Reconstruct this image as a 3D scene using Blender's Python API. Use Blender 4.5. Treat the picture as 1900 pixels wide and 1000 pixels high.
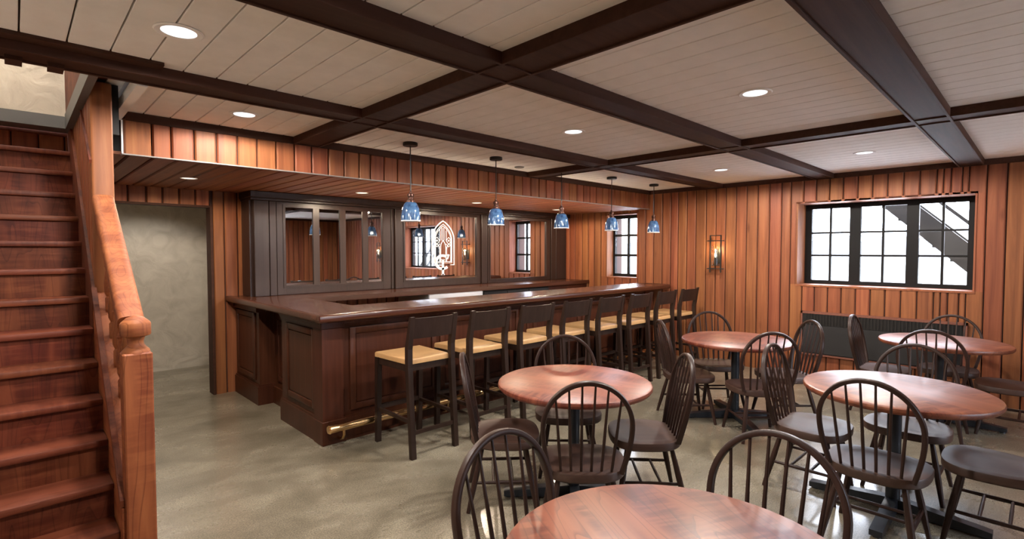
import bpy, bmesh, math, random
from mathutils import Vector, Matrix, Euler
random.seed(11)
PI = math.pi
for o in list(bpy.data.objects):
    bpy.data.objects.remove(o, do_unlink=True)
SC = bpy.context.scene
COL = SC.collection

# ------------------------------------------------------------------ camera, world, exposure
CAM_H = 1.62
cam_d = bpy.data.cameras.new('camera'); cam = bpy.data.objects.new('camera', cam_d); COL.objects.link(cam)
cam.location = (0, 0, CAM_H)
cam.rotation_euler = (math.radians(90 - 2.065), 0, math.radians(45.982 - 90))
cam_d.sensor_width = 36.0; cam_d.lens = 956.2 / 1900 * 36.0
cam_d.clip_start = 0.05; cam_d.clip_end = 500
SC.camera = cam
SC.view_settings.view_transform = 'Standard'
SC.view_settings.look = 'None'
SC.view_settings.gamma = 1.0
SC.view_settings.use_curve_mapping = False
SC.view_settings.exposure = 0.0
try:
    SC.cycles.max_bounces = 10; SC.cycles.diffuse_bounces = 6; SC.cycles.glossy_bounces = 5
    SC.cycles.transparent_max_bounces = 12
    SC.cycles.sample_clamp_indirect = 10.0
    SC.cycles.caustics_reflective = False; SC.cycles.caustics_refractive = False
except Exception:
    pass

SKY_STRENGTH = 34.0
world = bpy.data.worlds.new('sky'); SC.world = world
world.use_nodes = True
wn = world.node_tree; wn.nodes.clear()
w_out = wn.nodes.new('ShaderNodeOutputWorld'); w_bg = wn.nodes.new('ShaderNodeBackground')
w_tc = wn.nodes.new('ShaderNodeTexCoord'); w_sep = wn.nodes.new('ShaderNodeSeparateXYZ'); w_rmp = wn.nodes.new('ShaderNodeValToRGB')
wn.links.new(w_tc.outputs['Generated'], w_sep.inputs[0]); wn.links.new(w_sep.outputs['Z'], w_rmp.inputs[0])
# overcast sky: (1 + 2 sin elevation) / 3, slightly blue
w_rmp.color_ramp.elements[0].position = 0.0; w_rmp.color_ramp.elements[0].color = (0.37, 0.40, 0.46, 1)
w_rmp.color_ramp.elements[1].position = 1.0; w_rmp.color_ramp.elements[1].color = (1.0, 1.06, 1.18, 1)
wn.links.new(w_rmp.outputs[0], w_bg.inputs[0]); wn.links.new(w_bg.outputs[0], w_out.inputs[0])
w_bg.inputs[1].default_value = SKY_STRENGTH

# lamp powers (W); the lamps themselves are built further down
P_DOWN, P_SOFFIT, P_PENDANT, P_SCONCE, P_UPSTAIRS, P_HALL = 175, 85, 30, 6, 75, 42
WARM = (1.0, 0.80, 0.58); NEUTRAL = (1.0, 0.93, 0.85)

# ------------------------------------------------------------------ materials
def new_mat(name):
    m = bpy.data.materials.new(name); m.use_nodes = True
    nt = m.node_tree
    return m, nt, nt.nodes['Principled BSDF']

def setp(b, **k):
    for a, v in k.items():
        b.inputs[a.replace('_', ' ')].default_value = v

def plain(name, col, rough=0.5, metal=0.0, spec=0.5, coat=0.0, noise=0.0, nscale=20.0, bump=0.0):
    m, nt, b = new_mat(name)
    b.inputs['Base Color'].default_value = (*col, 1); b.inputs['Roughness'].default_value = rough
    b.inputs['Metallic'].default_value = metal; b.inputs['Specular IOR Level'].default_value = spec
    b.inputs['Coat Weight'].default_value = coat; b.inputs['Coat Roughness'].default_value = 0.15
    if noise > 0 or bump > 0:
        tc = nt.nodes.new('ShaderNodeTexCoord'); n = nt.nodes.new('ShaderNodeTexNoise')
        n.inputs['Scale'].default_value = nscale; n.inputs['Detail'].default_value = 5
        nt.links.new(tc.outputs['Object'], n.inputs['Vector'])
        if noise > 0:
            r = nt.nodes.new('ShaderNodeValToRGB')
            r.color_ramp.elements[0].position = 0.3; r.color_ramp.elements[1].position = 0.7
            r.color_ramp.elements[0].color = (*[c * (1 - noise) for c in col], 1)
            r.color_ramp.elements[1].color = (*[min(1, c * (1 + noise)) for c in col], 1)
            nt.links.new(n.outputs[0], r.inputs[0]); nt.links.new(r.outputs[0], b.inputs['Base Color'])
        if bump > 0:
            bp = nt.nodes.new('ShaderNodeBump'); bp.inputs['Strength'].default_value = bump; bp.inputs['Distance'].default_value = 0.01
            nt.links.new(n.outputs[0], bp.inputs['Height']); nt.links.new(bp.outputs[0], b.inputs['Normal'])
    return m

def wood(name, dark, mid, light, rough=0.45, axis='Z', grain=14.0, stretch=0.06, vary=0.25, hue=0.02, knots=0.0,
         figure=0.0, lines=0.0, coat=0.0, spec=0.5, rot=0.0, fig_scale=6.0):
    """grain runs along AXIS of the object's own coordinates; every object gets its own offset and tone"""
    m, nt, b = new_mat(name)
    N, L = nt.nodes, nt.links
    tc = N.new('ShaderNodeTexCoord'); oi = N.new('ShaderNodeObjectInfo')
    mul = N.new('ShaderNodeMath'); mul.operation = 'MULTIPLY'; mul.inputs[1].default_value = 53.0
    L.new(oi.outputs['Random'], mul.inputs[0])
    cmb = N.new('ShaderNodeCombineXYZ')
    for i in range(3): L.new(mul.outputs[0], cmb.inputs[i])
    add = N.new('ShaderNodeVectorMath'); add.operation = 'ADD'
    L.new(tc.outputs['Object'], add.inputs[0]); L.new(cmb.outputs[0], add.inputs[1])
    rotm = N.new('ShaderNodeMapping'); rotm.vector_type = 'POINT'
    rotm.inputs['Rotation'].default_value = (0, 0, rot)
    L.new(tc.outputs['Object'] if rot else add.outputs[0], rotm.inputs['Vector'])
    src = rotm.outputs[0]
    if rot:
        a2 = N.new('ShaderNodeVectorMath'); a2.operation = 'ADD'; L.new(rotm.outputs[0], a2.inputs[0]); L.new(cmb.outputs[0], a2.inputs[1]); src = a2.outputs[0]
    mp = N.new('ShaderNodeMapping')
    s = {'X': (stretch, 1, 1), 'Y': (1, stretch, 1), 'Z': (1, 1, stretch)}[axis]
    mp.inputs['Scale'].default_value = s
    L.new(src, mp.inputs['Vector'])
    n1 = N.new('ShaderNodeTexNoise'); n1.inputs['Scale'].default_value = grain; n1.inputs['Detail'].default_value = 6
    n1.inputs['Roughness'].default_value = 0.6; n1.inputs['Distortion'].default_value = 0.6
    L.new(mp.outputs[0], n1.inputs['Vector'])
    r = N.new('ShaderNodeValToRGB'); e = r.color_ramp.elements
    e[0].position = 0.28; e[0].color = (*dark, 1); e[1].position = 0.75; e[1].color = (*light, 1)
    mm = e.new(0.52); mm.color = (*mid, 1)
    L.new(n1.outputs[0], r.inputs[0])
    col = r.outputs[0]
    def mult(col, fac_socket, dcol):
        mx = N.new('ShaderNodeMix'); mx.data_type = 'RGBA'; mx.blend_type = 'MULTIPLY'
        L.new(fac_socket, mx.inputs[0]); L.new(col, mx.inputs[6]); mx.inputs[7].default_value = (*dcol, 1)
        return mx.outputs[2]
    def ramp(sock, p0, p1, v0=0.0, v1=1.0):
        q = N.new('ShaderNodeMapRange'); q.inputs[1].default_value = p0; q.inputs[2].default_value = p1
        q.inputs[3].default_value = v0; q.inputs[4].default_value = v1
        L.new(sock, q.inputs[0]); return q.outputs[0]
    if figure > 0:      # ripple figure across the grain, in broad streaks
        mp2 = N.new('ShaderNodeMapping')
        mp2.inputs['Scale'].default_value = {'X': (5.5, .8, .8), 'Y': (.8, 5.5, .8), 'Z': (.8, .8, 5.5)}[axis]
        L.new(src, mp2.inputs['Vector'])
        n2 = N.new('ShaderNodeTexNoise'); n2.inputs['Scale'].default_value = fig_scale; n2.inputs['Detail'].default_value = 3
        n2.inputs['Distortion'].default_value = 0.4
        L.new(mp2.outputs[0], n2.inputs['Vector'])
        mp3 = N.new('ShaderNodeMapping')
        mp3.inputs['Scale'].default_value = {'X': (.12, 1, 1), 'Y': (1, .12, 1), 'Z': (1, 1, .12)}[axis]
        L.new(src, mp3.inputs['Vector'])
        n3 = N.new('ShaderNodeTexNoise'); n3.inputs['Scale'].default_value = fig_scale * 1.3; n3.inputs['Detail'].default_value = 2
        L.new(mp3.outputs[0], n3.inputs['Vector'])
        pr = N.new('ShaderNodeMath'); pr.operation = 'MULTIPLY'
        L.new(ramp(n2.outputs[0], .36, .56), pr.inputs[0]); L.new(ramp(n3.outputs[0], .40, .54), pr.inputs[1])
        sc = N.new('ShaderNodeMath'); sc.operation = 'MULTIPLY'; sc.inputs[1].default_value = figure
        L.new(pr.outputs[0], sc.inputs[0])
        col = mult(col, sc.outputs[0], (0.55, 0.36, 0.34))
    if lines > 0:       # thin dark cathedral growth lines
        mp4 = N.new('ShaderNodeMapping')
        mp4.inputs['Scale'].default_value = {'X': (.10, 1, 1), 'Y': (1, .10, 1), 'Z': (1, 1, .10)}[axis]
        L.new(src, mp4.inputs['Vector'])
        n4 = N.new('ShaderNodeTexNoise'); n4.inputs['Scale'].default_value = 5.0; n4.inputs['Detail'].default_value = 1.5
        L.new(mp4.outputs[0], n4.inputs['Vector'])
        m5 = N.new('ShaderNodeMath'); m5.operation = 'MULTIPLY'; m5.inputs[1].default_value = 26.0; L.new(n4.outputs[0], m5.inputs[0])
        m6 = N.new('ShaderNodeMath'); m6.operation = 'FRACT'; L.new(m5.outputs[0], m6.inputs[0])
        m7 = N.new('ShaderNodeMath'); m7.operation = 'MULTIPLY'; m7.inputs[1].default_value = lines
        L.new(ramp(m6.outputs[0], .80, 1.0), m7.inputs[0])
        col = mult(col, m7.outputs[0], (0.38, 0.24, 0.20))
    if knots > 0:
        mpk = N.new('ShaderNodeMapping')
        mpk.inputs['Scale'].default_value = {'X': (1.1, 3.2, 3.2), 'Y': (3.2, 1.1, 3.2), 'Z': (3.2, 3.2, 1.1)}[axis]
        L.new(src, mpk.inputs['Vector'])
        v = N.new('ShaderNodeTexVoronoi'); v.inputs['Scale'].default_value = 1.35; L.new(mpk.outputs[0], v.inputs['Vector'])
        mk = N.new('ShaderNodeMath'); mk.operation = 'MULTIPLY'; mk.inputs[1].default_value = knots
        L.new(ramp(v.outputs['Distance'], .045, .13, 1.0, 0.0), mk.inputs[0])
        col = mult(col, mk.outputs[0], (0.42, 0.30, 0.24))
    hsv = N.new('ShaderNodeHueSaturation')
    L.new(ramp(oi.outputs['Random'], 0, 1, 1 - vary, 1 + vary), hsv.inputs['Value'])
    f2 = N.new('ShaderNodeMath'); f2.operation = 'MULTIPLY'; f2.inputs[1].default_value = 7.31; L.new(oi.outputs['Random'], f2.inputs[0])
    f3 = N.new('ShaderNodeMath'); f3.operation = 'FRACT'; L.new(f2.outputs[0], f3.inputs[0])
    L.new(ramp(f3.outputs[0], 0, 1, 0.5 - hue, 0.5 + hue), hsv.inputs['Hue'])
    L.new(col, hsv.inputs['Color'])
    L.new(hsv.outputs[0], b.inputs['Base Color'])
    b.inputs['Roughness'].default_value = rough; b.inputs['Specular IOR Level'].default_value = spec
    b.inputs['Coat Weight'].default_value = coat; b.inputs['Coat Roughness'].default_value = 0.36
    bp = N.new('ShaderNodeBump'); bp.inputs['Strength'].default_value = 0.12; bp.inputs['Distance'].default_value = 0.004
    L.new(n1.outputs[0], bp.inputs['Height']); L.new(bp.outputs[0], b.inputs['Normal'])
    return m

M = {}
M['board'] = wood('stained_pine_board', (0.135, 0.037, 0.014), (0.225, 0.070, 0.0265), (0.315, 0.115, 0.044), rough=0.55, spec=.3, grain=16, stretch=0.045, vary=0.12, hue=0.008, knots=0.6)
M['groove'] = plain('dark_stained_groove', (0.03, 0.008, 0.004), 0.8)
M['cherry'] = wood('cherry_table_wood', (0.145, 0.039, 0.019), (0.21, 0.060, 0.029), (0.27, 0.088, 0.042), rough=0.45, spec=.35, coat=.35, axis='X', grain=10, stretch=0.05, vary=0.05, hue=0.004, figure=1.0, lines=0.75, rot=math.radians(-62))
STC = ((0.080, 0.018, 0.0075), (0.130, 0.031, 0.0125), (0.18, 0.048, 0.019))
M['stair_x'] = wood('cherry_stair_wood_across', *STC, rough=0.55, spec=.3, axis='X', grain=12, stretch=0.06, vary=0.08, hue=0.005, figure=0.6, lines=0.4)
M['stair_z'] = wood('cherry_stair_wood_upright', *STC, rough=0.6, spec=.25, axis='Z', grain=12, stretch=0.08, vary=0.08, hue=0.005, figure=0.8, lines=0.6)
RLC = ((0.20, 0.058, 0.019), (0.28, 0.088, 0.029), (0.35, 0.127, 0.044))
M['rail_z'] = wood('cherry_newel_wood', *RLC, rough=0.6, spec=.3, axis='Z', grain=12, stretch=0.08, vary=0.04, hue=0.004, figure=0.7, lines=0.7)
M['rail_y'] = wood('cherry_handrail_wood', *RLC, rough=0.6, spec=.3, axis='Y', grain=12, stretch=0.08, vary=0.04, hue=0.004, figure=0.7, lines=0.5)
M['walnut_z'] = wood('dark_bar_wood_upright', (0.038, 0.011, 0.0050), (0.056, 0.017, 0.0080), (0.076, 0.025, 0.012), rough=0.38, spec=.22, axis='Z', grain=22, stretch=0.04, vary=0.08, hue=0.004)
M['walnut_x'] = wood('dark_bar_wood_across', (0.042, 0.012, 0.006), (0.062, 0.019, 0.0095), (0.085, 0.028, 0.014), rough=0.24, spec=.4, axis='X', grain=18, stretch=0.04, vary=0.08, hue=0.004, coat=0.1)
M['espresso'] = wood('espresso_cabinet_wood', (0.022, 0.0115, 0.0085), (0.030, 0.016, 0.012), (0.038, 0.021, 0.016), rough=0.34, axis='Z', spec=.3, grain=22, stretch=0.04, vary=0.06, hue=0.004)
M['stool'] = wood('dark_stool_wood', (0.015, 0.0075, 0.005), (0.022, 0.011, 0.0075), (0.030, 0.0155, 0.011), rough=0.42, spec=.3, axis='Z', grain=25, stretch=0.05, vary=0.08, hue=0.004)
M['chair'] = wood('dark_chair_wood', (0.020, 0.0095, 0.007), (0.029, 0.0135, 0.010), (0.039, 0.019, 0.014), rough=0.40, spec=.25, axis='Z', grain=25, stretch=0.05, vary=0.08, hue=0.004)
M['chair_seat'] = wood('dark_chair_seat_wood', (0.038, 0.018, 0.0125), (0.050, 0.0245, 0.0175), (0.064, 0.033, 0.024), rough=0.46, spec=.4, axis='Y', grain=25, stretch=0.05, vary=0.08, hue=0.004)
M['beam'] = wood('dark_beam_wood', (0.036, 0.014, 0.0085), (0.050, 0.020, 0.012), (0.064, 0.027, 0.017), rough=0.65, spec=.15, axis='X', grain=20, stretch=0.05, vary=0.1, hue=0.004)
M['ceil'] = plain('white_washed_ceiling_plank', (0.85, 0.83, 0.81), 0.7, noise=0.04, nscale=9, bump=0.35)
M['ceil_gap'] = plain('dark_ceiling_gap', (0.07, 0.045, 0.035), 0.9)
M['vinyl'] = plain('tan_vinyl', (0.47, 0.27, 0.115), 0.42, noise=0.05, nscale=30)
M['brass'] = plain('polished_brass', (0.74, 0.48, 0.23), 0.18, metal=1.0)
M['copper'] = plain('aged_copper', (0.05, 0.016, 0.009), 0.35, metal=0.6)
M['black'] = plain('black_window_paint', (0.008, 0.007, 0.007), 0.5, spec=.15)
M['iron'] = plain('black_iron', (0.018, 0.015, 0.013), 0.45, metal=0.4)
M['table_base'] = plain('dark_blue_black_metal', (0.020, 0.023, 0.030), 0.38, metal=0.3)
M['plaster'] = None
M['white'] = plain('white_paint', (0.85, 0.85, 0.85), 0.5)
M['grey'] = plain('grey_paint', (0.10, 0.10, 0.10), 0.5)
M['steel'] = plain('brushed_steel', (0.55, 0.55, 0.55), 0.35, metal=0.5)
M['appliance'] = plain('white_appliance', (0.78, 0.80, 0.84), 0.35)
M['heater'] = plain('charcoal_heater_panel', (0.026, 0.024, 0.024), 0.6, spec=.15)
M['heater_wood'] = plain('reddish_heater_trim', (0.16, 0.05, 0.028), 0.55, noise=0.2, nscale=60)
M['mirror'] = plain('mirror_glass', (0.80, 0.80, 0.80), 0.015, metal=1.0)
M['frost'] = plain('frosted_white_etching', (0.85, 0.86, 0.90), 0.5)
M['tin'] = plain('light_metal_edging', (0.22, 0.20, 0.19), 0.5)
M['grass'] = plain('outdoor_grass', (0.055, 0.06, 0.05), 0.9, noise=0.15, nscale=0.6)
M['pave'] = plain('outdoor_pale_paving', (0.60, 0.60, 0.60), 0.9, noise=0.1, nscale=1.5)
M['hill'] = plain('hazy_blue_hill', (0.05, 0.054, 0.06), 0.9)

def mk_plaster():
    m, nt, b = new_mat('trowelled_plaster'); N, L = nt.nodes, nt.links
    tc = N.new('ShaderNodeTexCoord')
    n = N.new('ShaderNodeTexNoise'); n.inputs['Scale'].default_value = 4.5; n.inputs['Detail'].default_value = 10; n.inputs['Distortion'].default_value = 1.2
    L.new(tc.outputs['Object'], n.inputs['Vector'])
    r = N.new('ShaderNodeValToRGB'); r.color_ramp.elements[0].position = .3; r.color_ramp.elements[1].position = .7
    r.color_ramp.elements[0].color = (0.42, 0.375, 0.31, 1); r.color_ramp.elements[1].color = (0.55, 0.50, 0.42, 1)
    L.new(n.outputs[0], r.inputs[0]); L.new(r.outputs[0], b.inputs['Base Color'])
    bp = N.new('ShaderNodeBump'); bp.inputs['Strength'].default_value = .55; bp.inputs['Distance'].default_value = .035
    L.new(n.outputs[0], bp.inputs['Height']); L.new(bp.outputs[0], b.inputs['Normal'])
    b.inputs['Roughness'].default_value = .85
    return m
M['plaster'] = mk_plaster()

def mk_floor():
    m, nt, b = new_mat('sealed_mottled_concrete'); N, L = nt.nodes, nt.links
    tc = N.new('ShaderNodeTexCoord')
    n = N.new('ShaderNodeTexNoise'); n.inputs['Scale'].default_value = 1.5; n.inputs['Detail'].default_value = 11; n.inputs['Roughness'].default_value = .68
    n.inputs['Distortion'].default_value = 0.15
    mp = N.new('ShaderNodeMapping'); mp.inputs['Scale'].default_value = (0.85, 1.2, 1); mp.inputs['Rotation'].default_value = (0, 0, .55)
    L.new(tc.outputs['Object'], mp.inputs['Vector']); L.new(mp.outputs[0], n.inputs['Vector'])
    r = N.new('ShaderNodeValToRGB'); e = r.color_ramp.elements
    e[0].position = .30; e[0].color = (0.088, 0.073, 0.048, 1); e[1].position = .68; e[1].color = (0.29, 0.256, 0.19, 1)
    q = e.new(.5); q.color = (0.185, 0.158, 0.114, 1)
    L.new(n.outputs[0], r.inputs[0])
    f = N.new('ShaderNodeTexNoise'); f.inputs['Scale'].default_value = 120; f.inputs['Detail'].default_value = 3
    L.new(tc.outputs['Object'], f.inputs['Vector'])
    mr = N.new('ShaderNodeMapRange'); mr.inputs[1].default_value = .35; mr.inputs[2].default_value = .65; mr.inputs[3].default_value = .55; mr.inputs[4].default_value = 1.45
    L.new(f.outputs[0], mr.inputs[0])
    hs = N.new('ShaderNodeHueSaturation'); L.new(r.outputs[0], hs.inputs['Color']); L.new(mr.outputs[0], hs.inputs['Value'])
    L.new(hs.outputs[0], b.inputs['Base Color'])
    rr = N.new('ShaderNodeMapRange'); rr.inputs[1].default_value = .3; rr.inputs[2].default_value = .7; rr.inputs[3].default_value = .36; rr.inputs[4].default_value = .22
    L.new(n.outputs[0], rr.inputs[0]); L.new(rr.outputs[0], b.inputs['Roughness'])
    b.inputs['Specular IOR Level'].default_value = .7; b.inputs['Coat Weight'].default_value = .5; b.inputs['Coat Roughness'].default_value = .12
    bp = N.new('ShaderNodeBump'); bp.inputs['Strength'].default_value = .05; bp.inputs['Distance'].default_value = .004
    L.new(f.outputs[0], bp.inputs['Height']); L.new(bp.outputs[0], b.inputs['Normal'])
    return m
M['floor'] = mk_floor()

def mk_glass(name, tint=(1, 1, 1), rough=0.02):
    m = bpy.data.materials.new(name); m.use_nodes = True; nt = m.node_tree; N, L = nt.nodes, nt.links
    N.clear(); out = N.new('ShaderNodeOutputMaterial'); mx = N.new('ShaderNodeMixShader')
    tr = N.new('ShaderNodeBsdfTransparent'); tr.inputs[0].default_value = (*tint, 1)
    gl = N.new('ShaderNodeBsdfGlossy'); gl.inputs['Roughness'].default_value = rough
    lw = N.new('ShaderNodeLayerWeight'); lw.inputs[0].default_value = .5
    pw = N.new('ShaderNodeMath'); pw.operation = 'POWER'; pw.inputs[1].default_value = 5.0; L.new(lw.outputs['Facing'], pw.inputs[0])
    fr = N.new('ShaderNodeMath'); fr.operation = 'MULTIPLY_ADD'; fr.inputs[1].default_value = .6; fr.inputs[2].default_value = .03; L.new(pw.outputs[0], fr.inputs[0])
    L.new(fr.outputs[0], mx.inputs[0]); L.new(tr.outputs[0], mx.inputs[1]); L.new(gl.outputs[0], mx.inputs[2]); L.new(mx.outputs[0], out.inputs[0])
    return m
M['glass'] = mk_glass('window_glass', (0.96, 0.97, 0.98))
M['lantern_glass'] = mk_glass('lantern_glass', (0.92, 0.93, 0.90))

def mk_emit(name, col, s):
    m, nt, b = new_mat(name)
    b.inputs['Base Color'].default_value = (*col, 1)
    b.inputs['Emission Color'].default_value = (*col, 1); b.inputs['Emission Strength'].default_value = s
    return m
M['lamp'] = mk_emit('lit_downlight_lens', (0.90, 0.94, 1.0), 2.2)
M['soffit_lamp'] = mk_emit('lit_soffit_lens', (1.0, 0.90, 0.74), 2.0)
M['bulb'] = mk_emit('lit_bulb', (1.0, 0.85, 0.62), 4.0)
M['pendant_bulb'] = mk_emit('dim_pendant_bulb', (1.0, 0.85, 0.62), .5)

def mk_blue():
    m, nt, b = new_mat('blue_art_glass'); N, L = nt.nodes, nt.links
    tc = N.new('ShaderNodeTexCoord')
    n = N.new('ShaderNodeTexNoise'); n.inputs['Scale'].default_value = 9; n.inputs['Detail'].default_value = 4; n.inputs['Distortion'].default_value = 1.5
    L.new(tc.outputs['Object'], n.inputs['Vector'])
    r = N.new('ShaderNodeValToRGB'); r.color_ramp.elements[0].position = .35; r.color_ramp.elements[1].position = .68
    r.color_ramp.elements[0].color = (0.020, 0.052, 0.13, 1); r.color_ramp.elements[1].color = (0.09, 0.19, 0.35, 1)
    L.new(n.outputs[0], r.inputs[0]); L.new(r.outputs[0], b.inputs['Base Color'])
    b.inputs['Roughness'].default_value = .08; b.inputs['Coat Weight'].default_value = .6; b.inputs['Coat Roughness'].default_value = .03
    tr = N.new('ShaderNodeBsdfTransparent'); tr.inputs[0].default_value = (.72, .82, .95, 1)
    mx = N.new('ShaderNodeMixShader'); mx.inputs[0].default_value = .05          # part of the lamp light passes the thin glass
    out = [q for q in N if q.type == 'OUTPUT_MATERIAL'][0]
    L.new(b.outputs[0], mx.inputs[1]); L.new(tr.outputs[0], mx.inputs[2]); L.new(mx.outputs[0], out.inputs[0])
    return m
M['blue'] = mk_blue()
M['shade_rim'] = plain('milky_shade_rim', (0.75, 0.78, 0.84), 0.3)

# ------------------------------------------------------------------ mesh helpers
def T(x=0, y=0, z=0): return Matrix.Translation((x, y, z))

class MB:
    def __init__(self): self.bm = bmesh.new()
    def box(self, x0, x1, y0, y1, z0, z1, bev=0.0, seg=2, mat=None):
        bm2 = bmesh.new()
        vs = [bm2.verts.new((x, y, z)) for x in (x0, x1) for y in (y0, y1) for z in (z0, z1)]
        for f in ((0, 1, 3, 2), (4, 6, 7, 5), (0, 4, 5, 1), (2, 3, 7, 6), (0, 2, 6, 4), (1, 5, 7, 3)):
            bm2.faces.new([vs[i] for i in f])
        if bev > 0:
            bmesh.ops.bevel(bm2, geom=list(bm2.edges), offset=bev, segments=seg, affect='EDGES', profile=0.5)
        if mat is not None: bm2.transform(mat)
        return self._merge(bm2)
    def _merge(self, bm2):
        bmesh.ops.recalc_face_normals(bm2, faces=bm2.faces)
        me = bpy.data.meshes.new('tmp'); bm2.to_mesh(me); bm2.free()
        self.bm.from_mesh(me); bpy.data.meshes.remove(me); return self
    def prism(self, pts, z0, z1, mat=None, bev_top=0.0, seg=3):
        """pts: xy polygon (ccw), extruded z0..z1"""
        bm2 = bmesh.new()
        a = [bm2.verts.new((p[0], p[1], z0)) for p in pts]; b = [bm2.verts.new((p[0], p[1], z1)) for p in pts]
        bm2.faces.new(list(reversed(a))); top = bm2.faces.new(b)
        n = len(pts)
        for i in range(n): bm2.faces.new((a[i], a[(i + 1) % n], b[(i + 1) % n], b[i]))
        if bev_top > 0:
            bmesh.ops.bevel(bm2, geom=list(top.edges), offset=bev_top, segments=seg, affect='EDGES', profile=0.5)
        if mat is not None: bm2.transform(mat)
        return self._merge(bm2)
    def lathe(self, prof, seg=20, c=(0, 0, 0), mat=None):
        """prof: list of (r, z)"""
        bm2 = bmesh.new(); rings = []
        for r, z in prof:
            if r < 1e-5: rings.append([bm2.verts.new((c[0], c[1], c[2] + z))])
            else: rings.append([bm2.verts.new((c[0] + r * math.cos(2 * PI * i / seg), c[1] + r * math.sin(2 * PI * i / seg), c[2] + z)) for i in range(seg)])
        for A, B in zip(rings, rings[1:]):
            for i in range(seg):
                j = (i + 1) % seg
                if len(A) == 1 and len(B) == 1: continue
                if len(A) == 1: bm2.faces.new((A[0], B[i], B[j]))
                elif len(B) == 1: bm2.faces.new((A[i], A[j], B[0]))
                else: bm2.faces.new((A[i], A[j], B[j], B[i]))
        for R, rev in ((rings[0], True), (rings[-1], False)):
            if len(R) > 2:
                try: bm2.faces.new(list(reversed(R)) if rev else R)
                except Exception: pass
        if mat is not None: bm2.transform(mat)
        return self._merge(bm2)
    def tube(self, path, radii, seg=10, closed=False, flat=None, up=None):
        """sweep along path; radii scalar or list; flat=(a,b): half sizes of a rounded section along (side, up)"""
        bm2 = bmesh.new(); P = [Vector(p) for p in path]; n = len(P); rings = []
        side_prev = None
        for i in range(n):
            if closed: t = P[(i + 1) % n] - P[i - 1]
            else: t = P[min(i + 1, n - 1)] - P[max(i - 1, 0)]
            t.normalize()
            u = Vector(up) if up is not None else (Vector((0, 0, 1)) if abs(t.z) < .9 else Vector((0, 1, 0)))
            s = t.cross(u)
            if s.length < 1e-6: s = Vector((1, 0, 0))
            s.normalize(); v = s.cross(t); v.normalize()
            r = radii[i] if isinstance(radii, (list, tuple)) else radii
            ring = []
            for k in range(seg):
                a = 2 * PI * (k + .5) / seg
                ca, sa = math.cos(a), math.sin(a)
                if flat is not None:
                    q = 0.55
                    ca = math.copysign(abs(ca) ** q, ca) * flat[0]; sa = math.copysign(abs(sa) ** q, sa) * flat[1]
                else: ca *= r; sa *= r
                ring.append(bm2.verts.new(P[i] + s * ca + v * sa))
            rings.append(ring)
        rng = n if closed else n - 1
        for i in range(rng):
            A, B = rings[i], rings[(i + 1) % n]
            for k in range(seg): bm2.faces.new((A[k], A[(k + 1) % seg], B[(k + 1) % seg], B[k]))
        if not closed:
            bm2.faces.new(list(reversed(rings[0]))); bm2.faces.new(rings[-1])
        return self._merge(bm2)
    def bar(self, p, q, hw, hd, up=(0, 0, 1)):
        """square bar from p to q"""
        p, q = Vector(p), Vector(q); t = (q - p).normalized(); s = t.cross(Vector(up)); s.normalize(); v = s.cross(t)
        bm2 = bmesh.new(); R = []
        for c in (p, q):
            R.append([bm2.verts.new(c + s * (a * hw) + v * (b * hd)) for a, b in ((-1, -1), (1, -1), (1, 1), (-1, 1))])
        for k in range(4): bm2.faces.new((R[0][k], R[0][(k + 1) % 4], R[1][(k + 1) % 4], R[1][k]))
        bm2.faces.new(list(reversed(R[0]))); bm2.faces.new(R[1])
        return self._merge(bm2)
    def mesh(self, name, smooth=True):
        me = bpy.data.meshes.new(name); self.bm.to_mesh(me); self.bm.free()
        if smooth:
            me.shade_smooth()
            try: me.set_sharp_from_angle(angle=math.radians(35))
            except Exception: pass
        return me
    def build(self, name, mat, parent=None, smooth=True, **kw):
        me = self.mesh(name, smooth); me.materials.append(mat)
        return link(name, me, parent, **kw)

def link(name, me, parent=None, loc=None, rot=None, label=None, kind=None):
    o = bpy.data.objects.new(name, me); COL.objects.link(o)
    if parent is not None: o.parent = parent
    if loc is not None: o.location = loc
    if rot is not None: o.rotation_euler = rot
    if label: o['label'] = label
    if kind: o['kind'] = kind
    return o

def tag(o, label, cat=None, group=None, kind=None):
    o['label'] = label
    if cat: o['category'] = cat
    if group: o['group'] = group
    if kind: o['kind'] = kind
    return o

def thing(name, label, cat, loc=(0, 0, 0), rz=0.0, group=None, kind=None):
    o = bpy.data.objects.new(name, None); COL.objects.link(o)
    o.location = loc; o.rotation_euler = (0, 0, rz); o.empty_display_size = .1
    return tag(o, label, cat, group, kind)

def struct(name, label, mesh_builder=None, mat=None):
    if mesh_builder is None:
        o = bpy.data.objects.new(name, None); COL.objects.link(o)
    else:
        o = mesh_builder.build(name, mat)
    o['kind'] = 'structure'; o['label'] = label; o['category'] = name.split('_')[0]
    return o

def dup(root, loc, rz, label, group=None):
    r = root.copy(); COL.objects.link(r); r.location = loc; r.rotation_euler = (0, 0, rz); r['label'] = label
    if group: r['group'] = group
    for ch in list(root.children):
        c = ch.copy(); COL.objects.link(c); c.parent = r
        for g in ch.children:
            d = g.copy(); COL.objects.link(d); d.parent = c
    return r

def light(name, kind, loc, power, col, parent=None, size=.05, spot=None, blend=.5, rot=None):
    d = bpy.data.lights.new(name, kind); d.energy = power; d.color = col
    if kind in ('POINT', 'SPOT'): d.shadow_soft_size = size
    if kind == 'AREA': d.size = size
    if spot: d.spot_size = math.radians(spot); d.spot_blend = blend
    o = bpy.data.objects.new(name, d); COL.objects.link(o); o.location = loc
    if rot: o.rotation_euler = rot
    if parent is not None: o.parent = parent
    return o

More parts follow.
